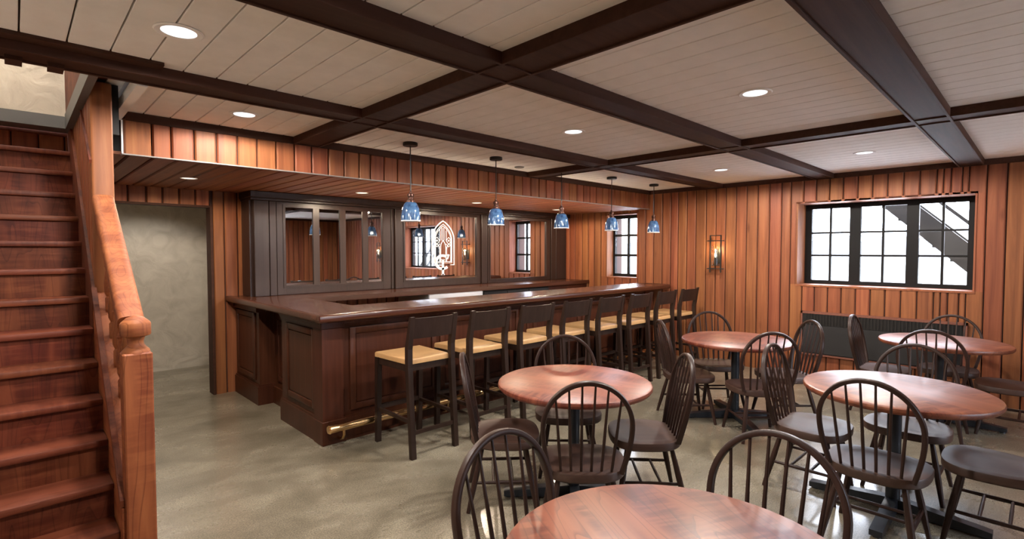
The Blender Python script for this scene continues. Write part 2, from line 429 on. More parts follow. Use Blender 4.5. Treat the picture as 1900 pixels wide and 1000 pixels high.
# a board: local x = width, local z = length (grain), local -y = face; origin at the lower left back corner
_board_cache = {}
def board_mesh(w, l, d, ch, mat):
    key = (round(w, 3), round(l, 3), round(d, 3), round(ch, 3), mat.name)
    if key not in _board_cache:
        mb = MB()
        c = min(ch, w * .3)
        pts = [(0, 0), (0, -(d - c)), (c, -d), (w - c, -d), (w, -(d - c)), (w, 0)]
        mb.prism(list(reversed(pts)) if False else pts, 0, l)
        me = mb.mesh('board', smooth=False); me.materials.append(mat)
        _board_cache[key] = me
    return _board_cache[key]

def basis(u, n, g):
    """rotation whose local x=u, local y=-n, local z=g"""
    u, n, g = Vector(u), Vector(n), Vector(g)
    m = Matrix((u, -n, g)).transposed()
    return m.to_euler()

def board(parent, name, origin, u, n, g, w, l, d=.020, ch=.009, mat=None, gap=.010):
    me = board_mesh(w - gap, l, d, ch, mat or M['board'])
    org = Vector(origin) + Vector(u) * (gap / 2)
    if Vector(u).cross(-Vector(n)).dot(Vector(g)) < 0:      # keep the basis right-handed: run the board from its other end
        org = org + Vector(g) * l; g = -Vector(g)
    return link(name, me, parent, loc=org, rot=basis(u, n, g))

def boards_on_wall(parent, name, org, u, n, seams, z0, z1, holes=(), d=.020, ch=.009, gap=.011):
    """upright boards; seams: positions along u from org; holes: (a0,a1,z0,z1) along u"""
    u = Vector(u)
    for a, b in zip(seams, seams[1:]):
        segs = [(a, b, z0, z1)]
        for (h0, h1, hz0, hz1) in holes:
            new = []
            for (p, q, s, t) in segs:
                if q <= h0 + 1e-4 or p >= h1 - 1e-4 or t <= hz0 or s >= hz1: new.append((p, q, s, t)); continue
                if s < hz0: new.append((p, q, s, hz0))
                if t > hz1: new.append((p, q, hz1, t))
                if p < h0 - .012: new.append((p, h0, max(s, hz0), min(t, hz1)))
                if q > h1 + .012: new.append((h1, q, max(s, hz0), min(t, hz1)))
            segs = new
        for (p, q, s, t) in segs:
            if t - s < .01 or q - p < .02: continue
            o = Vector(org) + u * p; o.z = s
            board(parent, name, o, u, n, (0, 0, 1), q - p, t - s, d, ch, gap=gap)

# ------------------------------------------------------------------ room dimensions
XE, YB, YF, ZC, ZT, ZS = 7.343, 6.466, 4.431, 2.58, 2.52, 2.288
XL, YS = -1.7, -3.2
BW = .1475

# floor
fm = MB(); fm.box(XL - .2, XE + .4, YS - .2, 8.4, -.12, 0)
struct('floor', 'mottled grey-beige sealed concrete floor', fm, M['floor'])

# ---- right end wall with two windows
W1 = (.53, 2.25, 1.186, 2.232); W2 = (4.655, 5.25, 1.18, 2.23)
wall_r = struct('wall_right', 'vertical orange-stained board wall with the black windows')
wm = MB()
y0, y1, z0, z1 = YS - .2, YB + .1, 0, 2.75
xa, xb = XE + .02, XE + .45
wm.box(xa, xb, y0, W1[0], z0, z1); wm.box(xa, xb, W1[1], W2[0], z0, z1); wm.box(xa, xb, W2[1], y1, z0, z1)
for W in (W1, W2):
    wm.box(xa, xb, W[0], W[1], z0, W[2]); wm.box(xa, xb, W[0], W[1], W[3], z1)
wm.build('backing', M['groove'], wall_r, smooth=False)
seams = [6.466, 6.32, 6.21, 6.079, 5.946, 5.789, 5.651, 5.521, 5.378, 5.235, 5.09, 4.94, 4.79, 4.64, 4.498, 4.353, 4.201, 4.056, 3.933, 3.79, 3.646, 3.489,
         3.342, 3.196, 3.05, 2.905, 2.756, 2.603, 2.451, 2.337, 2.188, 2.042, 1.894, 1.747, 1.595, 1.445, 1.299, 1.15, 1.002, .854, .796, .733, .64, .585, .443, .289]
while seams[-1] > YS + .15: seams.append(seams[-1] - BW)
seams[-1] = YS
# u runs along -Y seen from inside: left to right
boards_on_wall(wall_r, 'wall_board', (XE + .02, 0, 0), (0, -1, 0), (-1, 0, 0), [-s for s in seams], 0, ZC,
               holes=[(-W1[1], -W1[0], W1[2], W1[3]), (-W2[1], -W2[0], W2[2], W2[3])])

# ---- back wall (door wall) with the hallway opening
DX0, DX1, DZ = .442, 1.580, 2.112
wall_b = struct('wall_back', 'vertical board wall behind the bar with the hallway opening')
wm = MB(); wm.box(DX1 + .02, XE + .45, YB + .02, YB + .15, 0, 2.75); wm.box(DX0, DX1 + .02, YB + .02, YB + .15, DZ + .01, 2.75)
wm.build('backing', M['groove'], wall_b, smooth=False)
s = [.542, .69, .841, .996, 1.137, 1.289, 1.44, 1.58]
boards_on_wall(wall_b, 'wall_board', (0, YB + .02, 0), (1, 0, 0), (0, -1, 0), s, DZ, ZS)
s = [1.605, 1.722, 1.86]
while s[-1] < XE - .2: s.append(s[-1] + BW)
s.append(XE - .002)
boards_on_wall(wall_b, 'wall_board', (0, YB + .02, 0), (1, 0, 0), (0, -1, 0), s, 0, ZS)
jm = MB(); jm.box(1.578, 1.603, YB - .01, YB + .16, 0, DZ + .02); jm.box(DX0, 1.603, YB - .004, YB + .16, DZ - .012, DZ + .01)
jm.build('jamb', M['beam'], wall_b, smooth=False)

# ---- hallway behind the opening
hm = MB(); hm.box(-.7, 3.2, 8.25, 8.4, 0, 2.6)
struct('wall_hall', 'rough trowelled beige plaster wall at the end of the hallway', hm, M['plaster'])
hm = MB(); hm.box(2.3, 2.45, YB + .15, 8.25, 0, 2.6); hm.box(.3, .442, YB, 8.25, 0, 2.6)
struct('wall_hall_side', 'plain plaster side walls of the hallway', hm, M['plaster'])
hm = MB(); hm.box(.3, 2.45, YB + .02, 8.4, 2.4, 2.5)
struct('ceiling_hall', 'plain white hallway ceiling', hm, M['white'])

# ---- unseen front wall and left wall that close the room
W3 = (3.6, 5.5, .95, 2.2)
wall_f = struct('wall_front', 'board wall opposite the bar, seen in its mirrors')
wm = MB(); ya, yb = YS - .25, YS - .02
wm.box(XL - .2, W3[0], ya, yb, 0, 2.75); wm.box(W3[1], XE + .45, ya, yb, 0, 2.75); wm.box(W3[0], W3[1], ya, yb, 0, W3[2]); wm.box(W3[0], W3[1], ya, yb, W3[3], 2.75)
wm.build('backing', M['groove'], wall_f, smooth=False)
s = [XL + i * .1505 for i in range(61)]; s[-1] = XE
boards_on_wall(wall_f, 'wall_board', (XE + XL, YS - .02, 0), (-1, 0, 0), (0, 1, 0), s, 0, ZC, holes=[(XE + XL - W3[1], XE + XL - W3[0], W3[2], W3[3])])
wm = MB(); wm.box(XL - .15, XL, YS - .2, 2.75, 0, 2.75); wm.box(XL, -.67, 2.7, 2.8, 0, 2.75); wm.box(-.80, -.67, 2.8, 5.3, 0, 4.3)
struct('wall_left', 'plain cream plaster wall left of the staircase', wm, M['plaster'])

# ------------------------------------------------------------------ ceiling planks, trims, beams
ceil = struct('ceiling', 'white-washed plank ceiling with dark joints')
cm = MB()
cm.box(.515, XE + .4, YS - .2, YB + .15, ZC + .022, ZC + .12); cm.box(XL - .2, .515, YS - .2, 3.43, ZC + .022, ZC + .12)
cm.build('backing', M['ceil_gap'], ceil, smooth=False)
x = .04 - .1595 * 11
while x < XE:
    w = min(.1595, XE - x)
    ye = 3.44 if x < .40 else YB
    me = board_mesh(w - .007, ye - YS, .022, .002, M['ceil'])
    link('ceiling_plank', me, ceil, loc=(x + .0035, ye, ZC + .022), rot=basis((1, 0, 0), (0, 0, -1), (0, -1, 0)))
    x += .1595

beams_x = [(.467, .677, XL, XE), (1.845, 2.05, XL, XE), (3.235, 3.43, XL, XE)]
beams_y = [(1.715, 1.94), (4.53, 4.737)]
blabel_x = ['dark beam along the right side of the ceiling', 'dark beam through the middle of the ceiling', 'dark beam over the stair opening, running to the far wall']
blabel_y = ['dark cross beam over the near end of the bar', 'dark cross beam over the middle of the bar']
def beam(name, label, x0, x1, y0, y1, along):
    o = struct(name, label); o['category'] = 'beam'
    mb = MB()
    if along == 'X': mb.box(x0, x1, y0 + .018, y1 - .018, ZT + .009, ZC + .01)
    else: mb.box(x0 + .018, x1 - .018, y0, y1, ZT + .0085, ZC + .009)
    mb.build('bottom_board', M['beam'], o, smooth=False)
    for k in (0, 1):
        mb = MB()
        if along == 'X':
            ya = y0 if k == 0 else y1 - .018
            mb.box(x0, x1, ya, ya + .018, ZT, ZC + .012, bev=.002, seg=1)
        else:
            xa = x0 if k == 0 else x1 - .018
            mb.box(xa, xa + .018, y0, y1, ZT - .0005, ZC + .011, bev=.002, seg=1)
        mb.build('lip', M['beam'], o, smooth=False)
    return o
n = 0
for (a, b, c, d), lb in zip(beams_x, blabel_x):
    bo = beam('ceiling_beam', lb, c, d - .015, a, b, 'X'); n += 1
bm3 = bo
for (a, b), lb in zip(beams_y, blabel_y):
    beam('ceiling_beam', lb, a, b, YS, YF + .0, 'Y')
for xx in (.021, .171):
    mb = MB(); mb.box(xx - .03, xx + .03, 3.36, 3.47, 2.510, ZT + .02); mb.build('joist_end', M['beam'], bm3, smooth=False)
mb = MB(); mb.box(XL, .577, 3.15, 3.24, 2.563, ZC + .01); mb.build('side_fillet', M['beam'], bm3, smooth=False)
tm = MB(); tm.box(XE - .012, XE + .03, YS, YF, ZT, ZC + .01); struct('trim_1', 'dark ceiling trim along the right wall', tm, M['beam'])
tm = MB(); tm.box(.575, XE - .012, YF - .012, YF + .03, ZT, ZC + .01); struct('trim_2', 'brown ceiling trim above the bar fascia', tm, M['beam'])
tm = MB(); tm.box(XL, XE, YS, YS + .03, ZT, ZC + .01); struct('trim_3', 'dark ceiling trim along the front wall', tm, M['beam'])

# ---- bar soffit: fascia boards and underside boards
sof = struct('ceiling_soffit', 'lowered board soffit with an orange fascia over the bar')
mb = MB(); mb.box(.545, XE + .02, YF + .02, YF + .06, ZS + .02, ZC); mb.box(.442, XE + .02, YF + .04, YB + .02, ZS + .02, ZS + .05)
mb.build('backing', M['groove'], sof, smooth=False)
fs = [.561, .725, .842, .989, 1.137, 1.286, 1.432, 1.58, 1.731, 1.877, 2.026, 2.173, 2.32, 2.435, 2.58, 2.727, 2.886, 3.023, 3.171, 3.317, 3.467, 3.611, 3.763, 3.912, 4.048, 4.17,
      4.321, 4.463, 4.611, 4.757, 4.891, 5.053, 5.205, 5.352, 5.507]
while fs[-1] < XE - .16: fs.append(fs[-1] + .146)
fs.append(XE)
boards_on_wall(sof, 'fascia_board', (0, YF + .02, 0), (1, 0, 0), (0, -1, 0), fs, ZS + .004, ZT + .01, gap=.009)
x = .442; i = 0
while x < XE - .01:
    w = min(.149, XE - x)
    board(sof, 'soffit_board', (x, YF + .022, ZS + .018), (1, 0, 0), (0, 0, -1), (0, 1, 0), w, YB - YF - .022, mat=M['board'], gap=.009)
    x += .149
mb = MB(); mb.box(.55, XE, YF - .006, YF + .022, ZS - .004, ZS + .004); mb.build('edge_strip', M['tin'], sof, smooth=False)
mb = MB(); mb.box(.55, .560, YF - .004, YF + .05, ZS - .004, ZT); mb.build('end_cap', M['white'], sof, smooth=False)
mb = MB(); mb.box(.442, .55, YF + .03, YF + .05, ZS, 2.615); mb.box(.4425, .476, 3.90, 3.92, ZS + .03, 2.612); mb.build('void_shade_panel', M['black'], sof, smooth=False)  # black panels stand in for the dark void beside the stair post
mb = MB(); mb.box(.50, .55, 3.435, YF - .005, 2.515, ZC); struct('trim_4', 'white painted strip on the ceiling beside the stair wall', mb, M['white'])

# ------------------------------------------------------------------ stair wall, opening and upper stairwell
PX0, PX1, PY = .337, .442, 3.87
wp = struct('wall_stair', 'orange board partition beside the staircase')
mb = MB(); mb.box(PX0 + .02, PX1, PY + .05, YB + .02, 0, ZC); mb.build('backing', M['groove'], wp, smooth=False)
s = [3.93 + i * .146 for i in range(18)]; s[-1] = YB
boards_on_wall(wp, 'wall_board', (PX0 + .02, 0, 0), (0, -1, 0), (-1, 0, 0), [-v for v in reversed(s)], 0, ZT + .0)
mb = MB(); mb.box(PX0, PX1, PY, PY + .06, 0, 2.612, bev=.012, seg=3); mb.build('end_post', M['board'], wp)
mb = MB(); mb.bar((PX0 - .004, 3.87, 2.14), (PX0 - .004, 4.40, 2.53 + .05), .006, .012); mb.build('slanted_moulding', M['stair_z'], wp)

mb = MB(); mb.box(.297, PX0, 3.43, 5.07, ZT, 2.63)
struct('trim_5', 'grey painted edge of the stair opening', mb, M['grey'])
mb = MB(); mb.box(-.67, .337, 5.07, 5.27, ZT + .005, 2.612)
struct('trim_6', 'grey painted header at the far end of the stair opening', mb, M['grey'])
mb = MB(); mb.box(-.8, .5, 5.075, 5.2, 2.614, 4.3); mb.box(.42, .5, 3.3, 5.08, 2.62, 4.3); mb.box(-.8, .5, 3.30, 3.43, 2.62, 4.3)
struct('wall_stairwell', 'cream plaster wall of the upper stairwell', mb, M['plaster'])
mb = MB(); mb.box(-.8, .5, 3.2, 5.3, 4.3, 4.4); struct('ceiling_stairwell', 'white ceiling of the upper stairwell', mb, M['white'])
mb = MB(); mb.box(.302, .42, 3.45, 5.07, 2.632, 3.35); struct('trim_7', 'red-brown wooden panel above the stair opening', mb, M['stair_z'])

# ------------------------------------------------------------------ staircase
st = thing('staircase', 'red-brown cherry staircase with turned newel post and thick handrail', 'staircase', (0, 0, 0))
RISE, RUN, SX0, SX1, SY, SZ = .171, .1786, -.66, .326, 2.784, .143
for k in range(15):
    y = SY + RUN * k; z = SZ + RISE * k
    mb = MB()
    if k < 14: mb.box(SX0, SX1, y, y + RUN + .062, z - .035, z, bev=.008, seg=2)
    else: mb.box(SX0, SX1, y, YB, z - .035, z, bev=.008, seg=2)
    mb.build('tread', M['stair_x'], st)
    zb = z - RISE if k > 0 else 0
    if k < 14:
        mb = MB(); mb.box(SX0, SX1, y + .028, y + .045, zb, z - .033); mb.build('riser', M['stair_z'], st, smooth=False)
    else:
        r = link('riser', None, st)
        mb = MB(); mb.box(SX0, SX1, y + .046, y + .06, zb, z - .033); mb.build('riser_back', M['groove'], r, smooth=False)
        xx = SX1 - .147
        xs = [SX0] + [SX1 - .02 - .150 * i for i in range(6, -1, -1)] + [SX1]
        for a, b in zip(xs, xs[1:]):
            if b - a < .012: continue
            board(r, 'riser_board', (a, y + .046, zb), (1, 0, 0), (0, -1, 0), (0, 0, 1), b - a, z - .033 - zb, gap=.008)
def zs_(y): return .71 + .957 * (y - 3.141)
def yz_prism(pts, x0, x1):
    """polygon in (y,z), extruded along x"""
    mat = Matrix(((0, 0, 1, 0), (1, 0, 0, 0), (0, 1, 0, 0), (0, 0, 0, 1)))
    return MB().prism(pts, x0, x1, mat=mat)
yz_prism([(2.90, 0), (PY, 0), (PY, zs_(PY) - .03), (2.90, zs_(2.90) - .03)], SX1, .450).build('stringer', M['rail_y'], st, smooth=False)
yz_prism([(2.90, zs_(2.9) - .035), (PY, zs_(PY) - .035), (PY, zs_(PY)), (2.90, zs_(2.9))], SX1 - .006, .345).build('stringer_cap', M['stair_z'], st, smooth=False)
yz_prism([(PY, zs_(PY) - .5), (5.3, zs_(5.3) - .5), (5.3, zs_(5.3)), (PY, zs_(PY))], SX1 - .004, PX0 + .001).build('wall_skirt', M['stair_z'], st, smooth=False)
# newel
nw = MB(); nw.box(.3385, .4505, 2.85, 2.962, 0, 1.155, bev=.006, seg=1).build('newel_post', M['rail_z'], st)
nb = [o for o in st.children if o.name.startswith('newel_post')][0]
cx, cy = .3945, 2.906
MB().lathe([(.0, 1.15), (.056, 1.15), (.052, 1.165), (.040, 1.178), (.032, 1.19), (.030, 1.205), (.036, 1.224), (.057, 1.232), (.0595, 1.238), (.0595, 1.286), (.055, 1.294), (.034, 1.313), (0, 1.326)], 28, (cx, cy, 0)).build('newel_cap', M['rail_z'], nb)
# handrail: broad rounded rail rising to the partition post
path = [(.386, 2.962, 1.283), (.386, 3.40, 1.59), (.386, PY, 1.915)]
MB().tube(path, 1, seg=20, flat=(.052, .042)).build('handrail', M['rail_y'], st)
def baluster(y, zb, zt):
    h = zt - zb
    pr = [(.0, 0), (.020, 0), (.020, .14), (.013, .16), (.022, .20), (.024, .30), (.016, .42), (.012, .46), (.021, .49), (.012, .52), (.019, .57), (.021, .62), (.012, .70), (.017, .74), (.012, .78), (.016, .90), (.016, 1.0), (0, 1.0)]
    return MB().lathe([(r, z * h) for r, z in pr], 14, (.392, y, zb))
for i in range(6):
    y = 3.04 + .145 * i
    zt = 1.283 + (y - 2.962) * .695 - .035
    zb = zs_(y) - .035
    if zt - zb > .12: baluster(y, zb, zt).build('baluster', M['rail_z'], st)

# ------------------------------------------------------------------ windows
def window(name, label, W, xf, cols, rows, sash_gaps, fw, mw, sill_x):
    """W=(y0,y1,z0,z1) opening in the right wall, frame plane xf; sash_gaps: list of (y0,y1) glazed areas; rows: z positions of bars"""
    o = struct(name, label)
    y0, y1, z0, z1 = W
    mb = MB(); gz0, gz1 = z0 + .05, z1 - .06
    mb.box(xf, xf + .06, y0, y1, z0, gz0); mb.box(xf, xf + .06, y0, y1, gz1, z1)
    edges = [y0] + [v for g in sash_gaps for v in g] + [y1]
    for a, b in zip(edges[0::2], edges[1::2]):
        if b - a > .001: mb.box(xf, xf + .06, a, b, gz0, gz1)
    mb.build('frame', M['black'], o, smooth=False)
    for (a, b) in sash_gaps:
        n = cols
        ys = [a + (b - a) * i / n for i in range(n + 1)]; zz = [gz0] + rows + [gz1]
        for yv in ys[1:-1]: MB().box(xf + .012, xf + .048, yv - mw / 2, yv + mw / 2, gz0, gz1).build('muntin', M['black'], o, smooth=False)
        for zv in rows: MB().box(xf + .014, xf + .046, a, b, zv - mw / 2, zv + mw / 2).build('muntin', M['black'], o, smooth=False)
        for p, q in zip(ys, ys[1:]):
            for r, t in zip(zz, zz[1:]):
                MB().box(xf + .027, xf + .033, p + .001, q - .001, r + .001, t - .001).build('pane', M['glass'], o, smooth=False)
    # wooden reveal: jambs, head and sill boards
    d = xf - XE
    MB().box(XE, xf + .06, y1 - .002, y1 + .02, z0, z1).build('jamb', M['board'], o, smooth=False)
    MB().box(XE, xf + .06, y0 - .02, y0 + .002, z0, z1).build('jamb', M['board'], o, smooth=False)
    MB().box(XE, xf + .06, y0 - .02, y1 + .02, z1 - .002, z1 + .02).build('head', M['board'], o, smooth=False)
    MB().box(XE - .008, xf + .06, y0 - .02, y1 + .02, z0 - .022, z0 + .001).build('sill', M['board'], o, smooth=False)
    return o
window('window_1', 'wide black three-sash window over the wall heater', W1, 7.65, 2, [1.561, 1.857], [(.605, 1.041), (1.158, 1.62), (1.74, 2.172)], .08, .024, 0)
window('window_2', 'narrow black window behind the far end of the bar', W2, 7.533, 2, [1.545, 1.885], [(4.69, 5.212)], .035, .038, 0)
def portal(loc, rot, sx, sy):      # guides the sampling of the sky through an opening, gives no light of its own
    d = bpy.data.lights.new('sky_portal', 'AREA'); d.shape = 'RECTANGLE'; d.size = sx; d.size_y = sy
    try: d.cycles.is_portal = True
    except Exception: return
    o = bpy.data.objects.new('sky_portal', d); COL.objects.link(o); o.location = loc; o.rotation_euler = rot
portal((XE + .40, (W1[0] + W1[1]) / 2, (W1[2] + W1[3]) / 2), (0, PI / 2, 0), W1[3] - W1[2], W1[1] - W1[0])
portal((XE + .40, (W2[0] + W2[1]) / 2, (W2[2] + W2[3]) / 2), (0, PI / 2, 0), W2[3] - W2[2], W2[1] - W2[0])
portal(((W3[0] + W3[1]) / 2, YS - .2, (W3[2] + W3[3]) / 2), (PI / 2, 0, 0), W3[1] - W3[0], W3[3] - W3[2])
# front wall window (unseen, lights the room)
w3 = struct('window_3', 'window in the wall opposite the bar')
mb = MB()
for a, b in ((W3[0], W3[0] + .06), (4.52, 4.58), (W3[1] - .06, W3[1])): mb.box(a, b, YS - .18, YS - .12, W3[2], W3[3])
mb.box(W3[0], W3[1], YS - .18, YS - .12, W3[2], W3[2] + .06); mb.box(W3[0], W3[1], YS - .18, YS - .12, W3[3] - .06, W3[3])
mb.build('frame', M['black'], w3, smooth=False)
MB().box(W3[0] + .06, W3[1] - .06, YS - .153, YS - .147, W3[2] + .06, W3[3] - .06).build('pane', M['glass'], w3, smooth=False)

# ------------------------------------------------------------------ outside
gm = MB(); gm.box(XE + .46, 16, -30, 40, -.25, -.15); struct('ground_outside', 'pale paving outside the windows', gm, M['pave'])
gm = MB(); gm.box(16, 200, -160, 200, -.3, -.16); o = struct('field_outside', 'hazy grass field outside the windows', gm, M['grass'])
gm = MB(); gm.box(-20, XE + .46, -40, YS - .3, -.25, -.15); struct('ground_front', 'pale paving outside the front window', gm, M['pave'])
def hill(name, label, x, y, rx, ry, h):
    bm = bmesh.new(); bmesh.ops.create_grid(bm, x_segments=24, y_segments=24, size=1)
    for v in bm.verts:
        r = math.hypot(v.co.x, v.co.y); f = max(0, math.cos(min(r, 1) * PI / 2)) ** 1.3
        v.co = (v.co.x * rx, v.co.y * ry, h * f * (1 + .12 * math.sin(v.co.x * 9 + 1) * math.cos(v.co.y * 7)))
    me = bpy.data.meshes.new(name); bm.to_mesh(me); bm.free(); me.materials.append(M['hill']); me.shade_smooth()
    o = link(name, me, None, loc=(x, y, -.3)); o['kind'] = 'structure'; o['label'] = label; o['category'] = 'hill'
hill('hill', 'low hazy hill beyond the field outside', 170, 60, 60, 90, 7)
hill('hill', 'second hazy hill rising behind the field', 185, -60, 60, 110, 5)

xs_ = thing('outdoor_stair', 'dark outdoor stair flight crossing the right pane of the wide window', 'staircase', (0, 0, 0))
X0 = 8.6
def sl(y, dz=0): return 2.215 - .98 * (1.56 - y) + dz
ya, yb = -.6, 2.6
for xx in (X0, X0 + .60):
    yz_prism([(ya, sl(ya)), (yb, sl(yb)), (yb, sl(yb) + .37), (ya, sl(ya) + .37)], xx, xx + .05).build('stringer', M['iron'], xs_, smooth=False)
for i in range(17):
    y = ya + .1 + i * .185
    MB().box(X0 + .05, X0 + .60, y, y + .24, sl(y) + .20, sl(y) + .24).build('tread', M['iron'], xs_, smooth=False)
MB().bar((X0 + .02, ya, sl(ya) + .62), (X0 + .02, yb, sl(yb) + .62), .02, .02).build('handrail', M['iron'], xs_, smooth=False)
MB().bar((X0 + .02, ya, sl(ya) + .95), (X0 + .02, yb, sl(yb) + .95), .02, .02).build('handrail', M['iron'], xs_, smooth=False)
for y in (-.4, .5, 1.5, 2.4): MB().box(X0, X0 + .04, y - .02, y + .02, sl(y) + .3, sl(y) + .95).build('rail_post', M['iron'], xs_, smooth=False)

# ------------------------------------------------------------------ bar body, top, foot rail
BX, BY, BX1 = 1.795, 4.106, 6.95
CT0, CT1 = 1.048, 1.105
bar = thing('bar_counter', 'long dark wooden bar with raised panels behind the row of stools', 'bar', (0, 0, 0))
mb = MB()
mb.box(BX + .03, BX1, BY + .03, BY + .18, 0, CT0 - .001)                # front wall of the bar
mb.box(BX + .03, BX + .20, BY + .1, 5.06, 0, CT0 - .001)                # short return
mb.build('body', M['walnut_z'], bar, smooth=False)
pl = MB()
pl.box(BX + .012, BX1, BY + .012, BY + .2, 0, .195); pl.box(BX + .012, BX + .2, BY + .1, 5.075, 0, .1949)
pl.box(BX, BX + .215, BY, BY + .18, 0, .2, bev=.004, seg=1)
pl.prism([(BX + .02, BY + .02), (BX1, BY + .02), (BX1, BY + .2), (BX + .2, BY + .2), (BX + .2, 5.07), (BX + .02, 5.07)], .195, .215)
pl.build('plinth', M['walnut_z'], bar, smooth=False)
def pilaster(x0, x1, nm='pilaster'):
    p = MB(); p.box(x0, x1, BY + .006, BY + .04, .2, CT0 - .05)
    p.box(x0 - .012, x1 + .012, BY - .006, BY + .04, CT0 - .075, CT0 - .02, bev=.004, seg=1)
    p.build(nm, M['walnut_z'], bar, smooth=False)
p = MB(); p.box(BX + .006, BX + .19, BY + .006, BY + .18, .2, CT0 - .05)
p.box(BX - .006, BX + .205, BY - .006, BY + .19, CT0 - .075, CT0 - .02, bev=.005, seg=1); p.box(BX - .016, BX + .215, BY - .016, BY + .2, CT0 - .022, CT0 - .001, bev=.005, seg=1)
p.build('corner_pilaster', M['walnut_z'], bar, smooth=False)
def raised_panel(parent, x0, x1, z0, z1, plane, axis='Y', d=.018, fr=.055, proud=-1):
    """picture-frame moulding with a sunken field and a low raised centre, on the plane (facing -axis)"""
    def B(mb, a0, a1, d0, d1, c0, c1, **k):
        if axis == 'Y': mb.box(a0, a1, plane - d1, plane - d0, c0, c1, **k)
        else: mb.box(plane - d1, plane - d0, a0, a1, c0, c1, **k)
    mb = MB()
    B(mb, x0, x0 + fr, 0, d, z0, z1, bev=.005, seg=2); B(mb, x1 - fr, x1, 0, d, z0, z1, bev=.005, seg=2)
    B(mb, x0 + fr * .8, x1 - fr * .8, 0, d - .001, z0, z0 + fr, bev=.005, seg=2); B(mb, x0 + fr * .8, x1 - fr * .8, 0, d - .001, z1 - fr, z1, bev=.005, seg=2)
    pn = mb.build('raised_panel', M['walnut_z'], parent, smooth=True)
    mb = MB(); B(mb, x0 + fr + .004, x1 - fr - .004, 0, d * .45, z0 + fr + .004, z1 - fr - .004, bev=.006, seg=1)
    mb.build('panel_field', M['walnut_z'], pn, smooth=False)
for (a, b) in ((2.05, 2.955), (3.0, 3.90), (4.33, 5.20), (5.25, 6.12)):
    raised_panel(bar, a, b, .25, .965, BY + .03)
for (a, b) in ((3.945, 4.075), (4.12, 4.25), (6.20, 6.33), (6.38, 6.51)):
    raised_panel(bar, a, b, .25, .965, BY + .03, fr=.03)
pilaster(6.72, 6.94)
raised_panel(bar, 4.29, 4.93, .27, .955, BX + .03, axis='X')
raised_panel(bar, 6.54, 6.70, .25, .965, BY + .03, fr=.03)
cn = MB()
cn.box(BX + .2, BX1, BY + .005, BY + .05, CT0 - .04, CT0 - .001, bev=.006, seg=2); cn.box(BX + .2, BX1, BY + .018, BY + .05, CT0 - .065, CT0 - .038)
cn.box(BX + .005, BX + .05, BY + .18, 5.07, CT0 - .04, CT0 - .001, bev=.006, seg=2); cn.box(BX + .018, BX + .05, BY + .18, 5.07, CT0 - .065, CT0 - .038)
cn.build('cornice', M['walnut_z'], bar, smooth=False)

ped = thing('bar_end_cabinet', 'dark panelled cabinet under the bar top next to the hallway wall', 'cabinet', (0, 0, 0))
mb = MB(); mb.box(BX + .03, BX + .48, 5.70, YB - .002, 0, CT0 - .001); mb.build('body', M['walnut_z'], ped, smooth=False)
mb = MB(); mb.box(BX + .006, BX + .25, 5.685, YB - .004, 0, .195); mb.box(BX + .018, BX + .2, 5.69, YB - .004, .195, .212); mb.build('plinth', M['walnut_z'], ped, smooth=False)
raised_panel(ped, 5.80, 6.40, .25, .965, BX + .03, axis='X')
mb = MB(); mb.box(BX, BX + .1, 5.685, YB - .004, CT0 - .07, CT0 - .001, bev=.006, seg=1); mb.build('cornice', M['walnut_z'], ped, smooth=False)
gate = thing('bar_gate', 'low dark gate in the gap between the bar and its end cabinet', 'gate', (0, 0, 0))
MB().box(1.975, 2.005, 5.08, 5.682, .18, .97).build('leaf', M['walnut_z'], gate, smooth=False)
MB().box(1.955, 2.01, 5.08, 5.682, .0, .18).build('kick_board', M['walnut_z'], gate, smooth=False)
raised_panel(gate, 5.2, 5.6, .25, .9, 1.975, axis='X', d=.012)

bt = thing('countertop', 'polished reddish-brown bar top, U-shaped, over the stools', 'countertop', (0, 0, 0))
def arc(cx, cy, r, a0, a1, n=8): return [(cx + r * math.cos(a0 + (a1 - a0) * i / n), cy + r * math.sin(a0 + (a1 - a0) * i / n)) for i in range(n + 1)]
TX0, TY0, TX1 = 1.728, 3.968, 7.27
outer = [(TX0, YB - .005), (TX0, TY0)] + arc(TX1 - .12, TY0 + .12, .12, -PI / 2, 0) + arc(TX1 - .12, 4.55 - .12, .12, 0, PI / 2) + [(2.28, 4.55), (2.28, 5.62), (XE - .002, 5.62), (XE - .002, YB - .005)]
mb = MB(); mb.prism(outer, CT0, CT1, bev_top=.012, seg=3); mb.build('slab', M['walnut_x'], bt)
rail = [(TX0 + .03, YB - .01, CT0 + .03), (TX0 + .03, 5.0, CT0 + .03), (TX0 + .03, TY0 + .03, CT0 + .03)]
mb = MB(); mb.tube(rail[:2] + [(TX0 + .03, TY0 - .0, CT0 + .03)], 1, seg=16, flat=(.042, .033))
mb.tube([(TX0 - .005, TY0 + .03, CT0 + .03), (4, TY0 + .03, CT0 + .03)] + [(x, y, CT0 + .03) for x, y in arc(TX1 - .12, TY0 + .12, .09, -PI / 2, 0)] + [(TX1 - .03, 4.4, CT0 + .03)], 1, seg=16, flat=(.042, .033))
mb.build('edge_moulding', M['walnut_x'], bt)

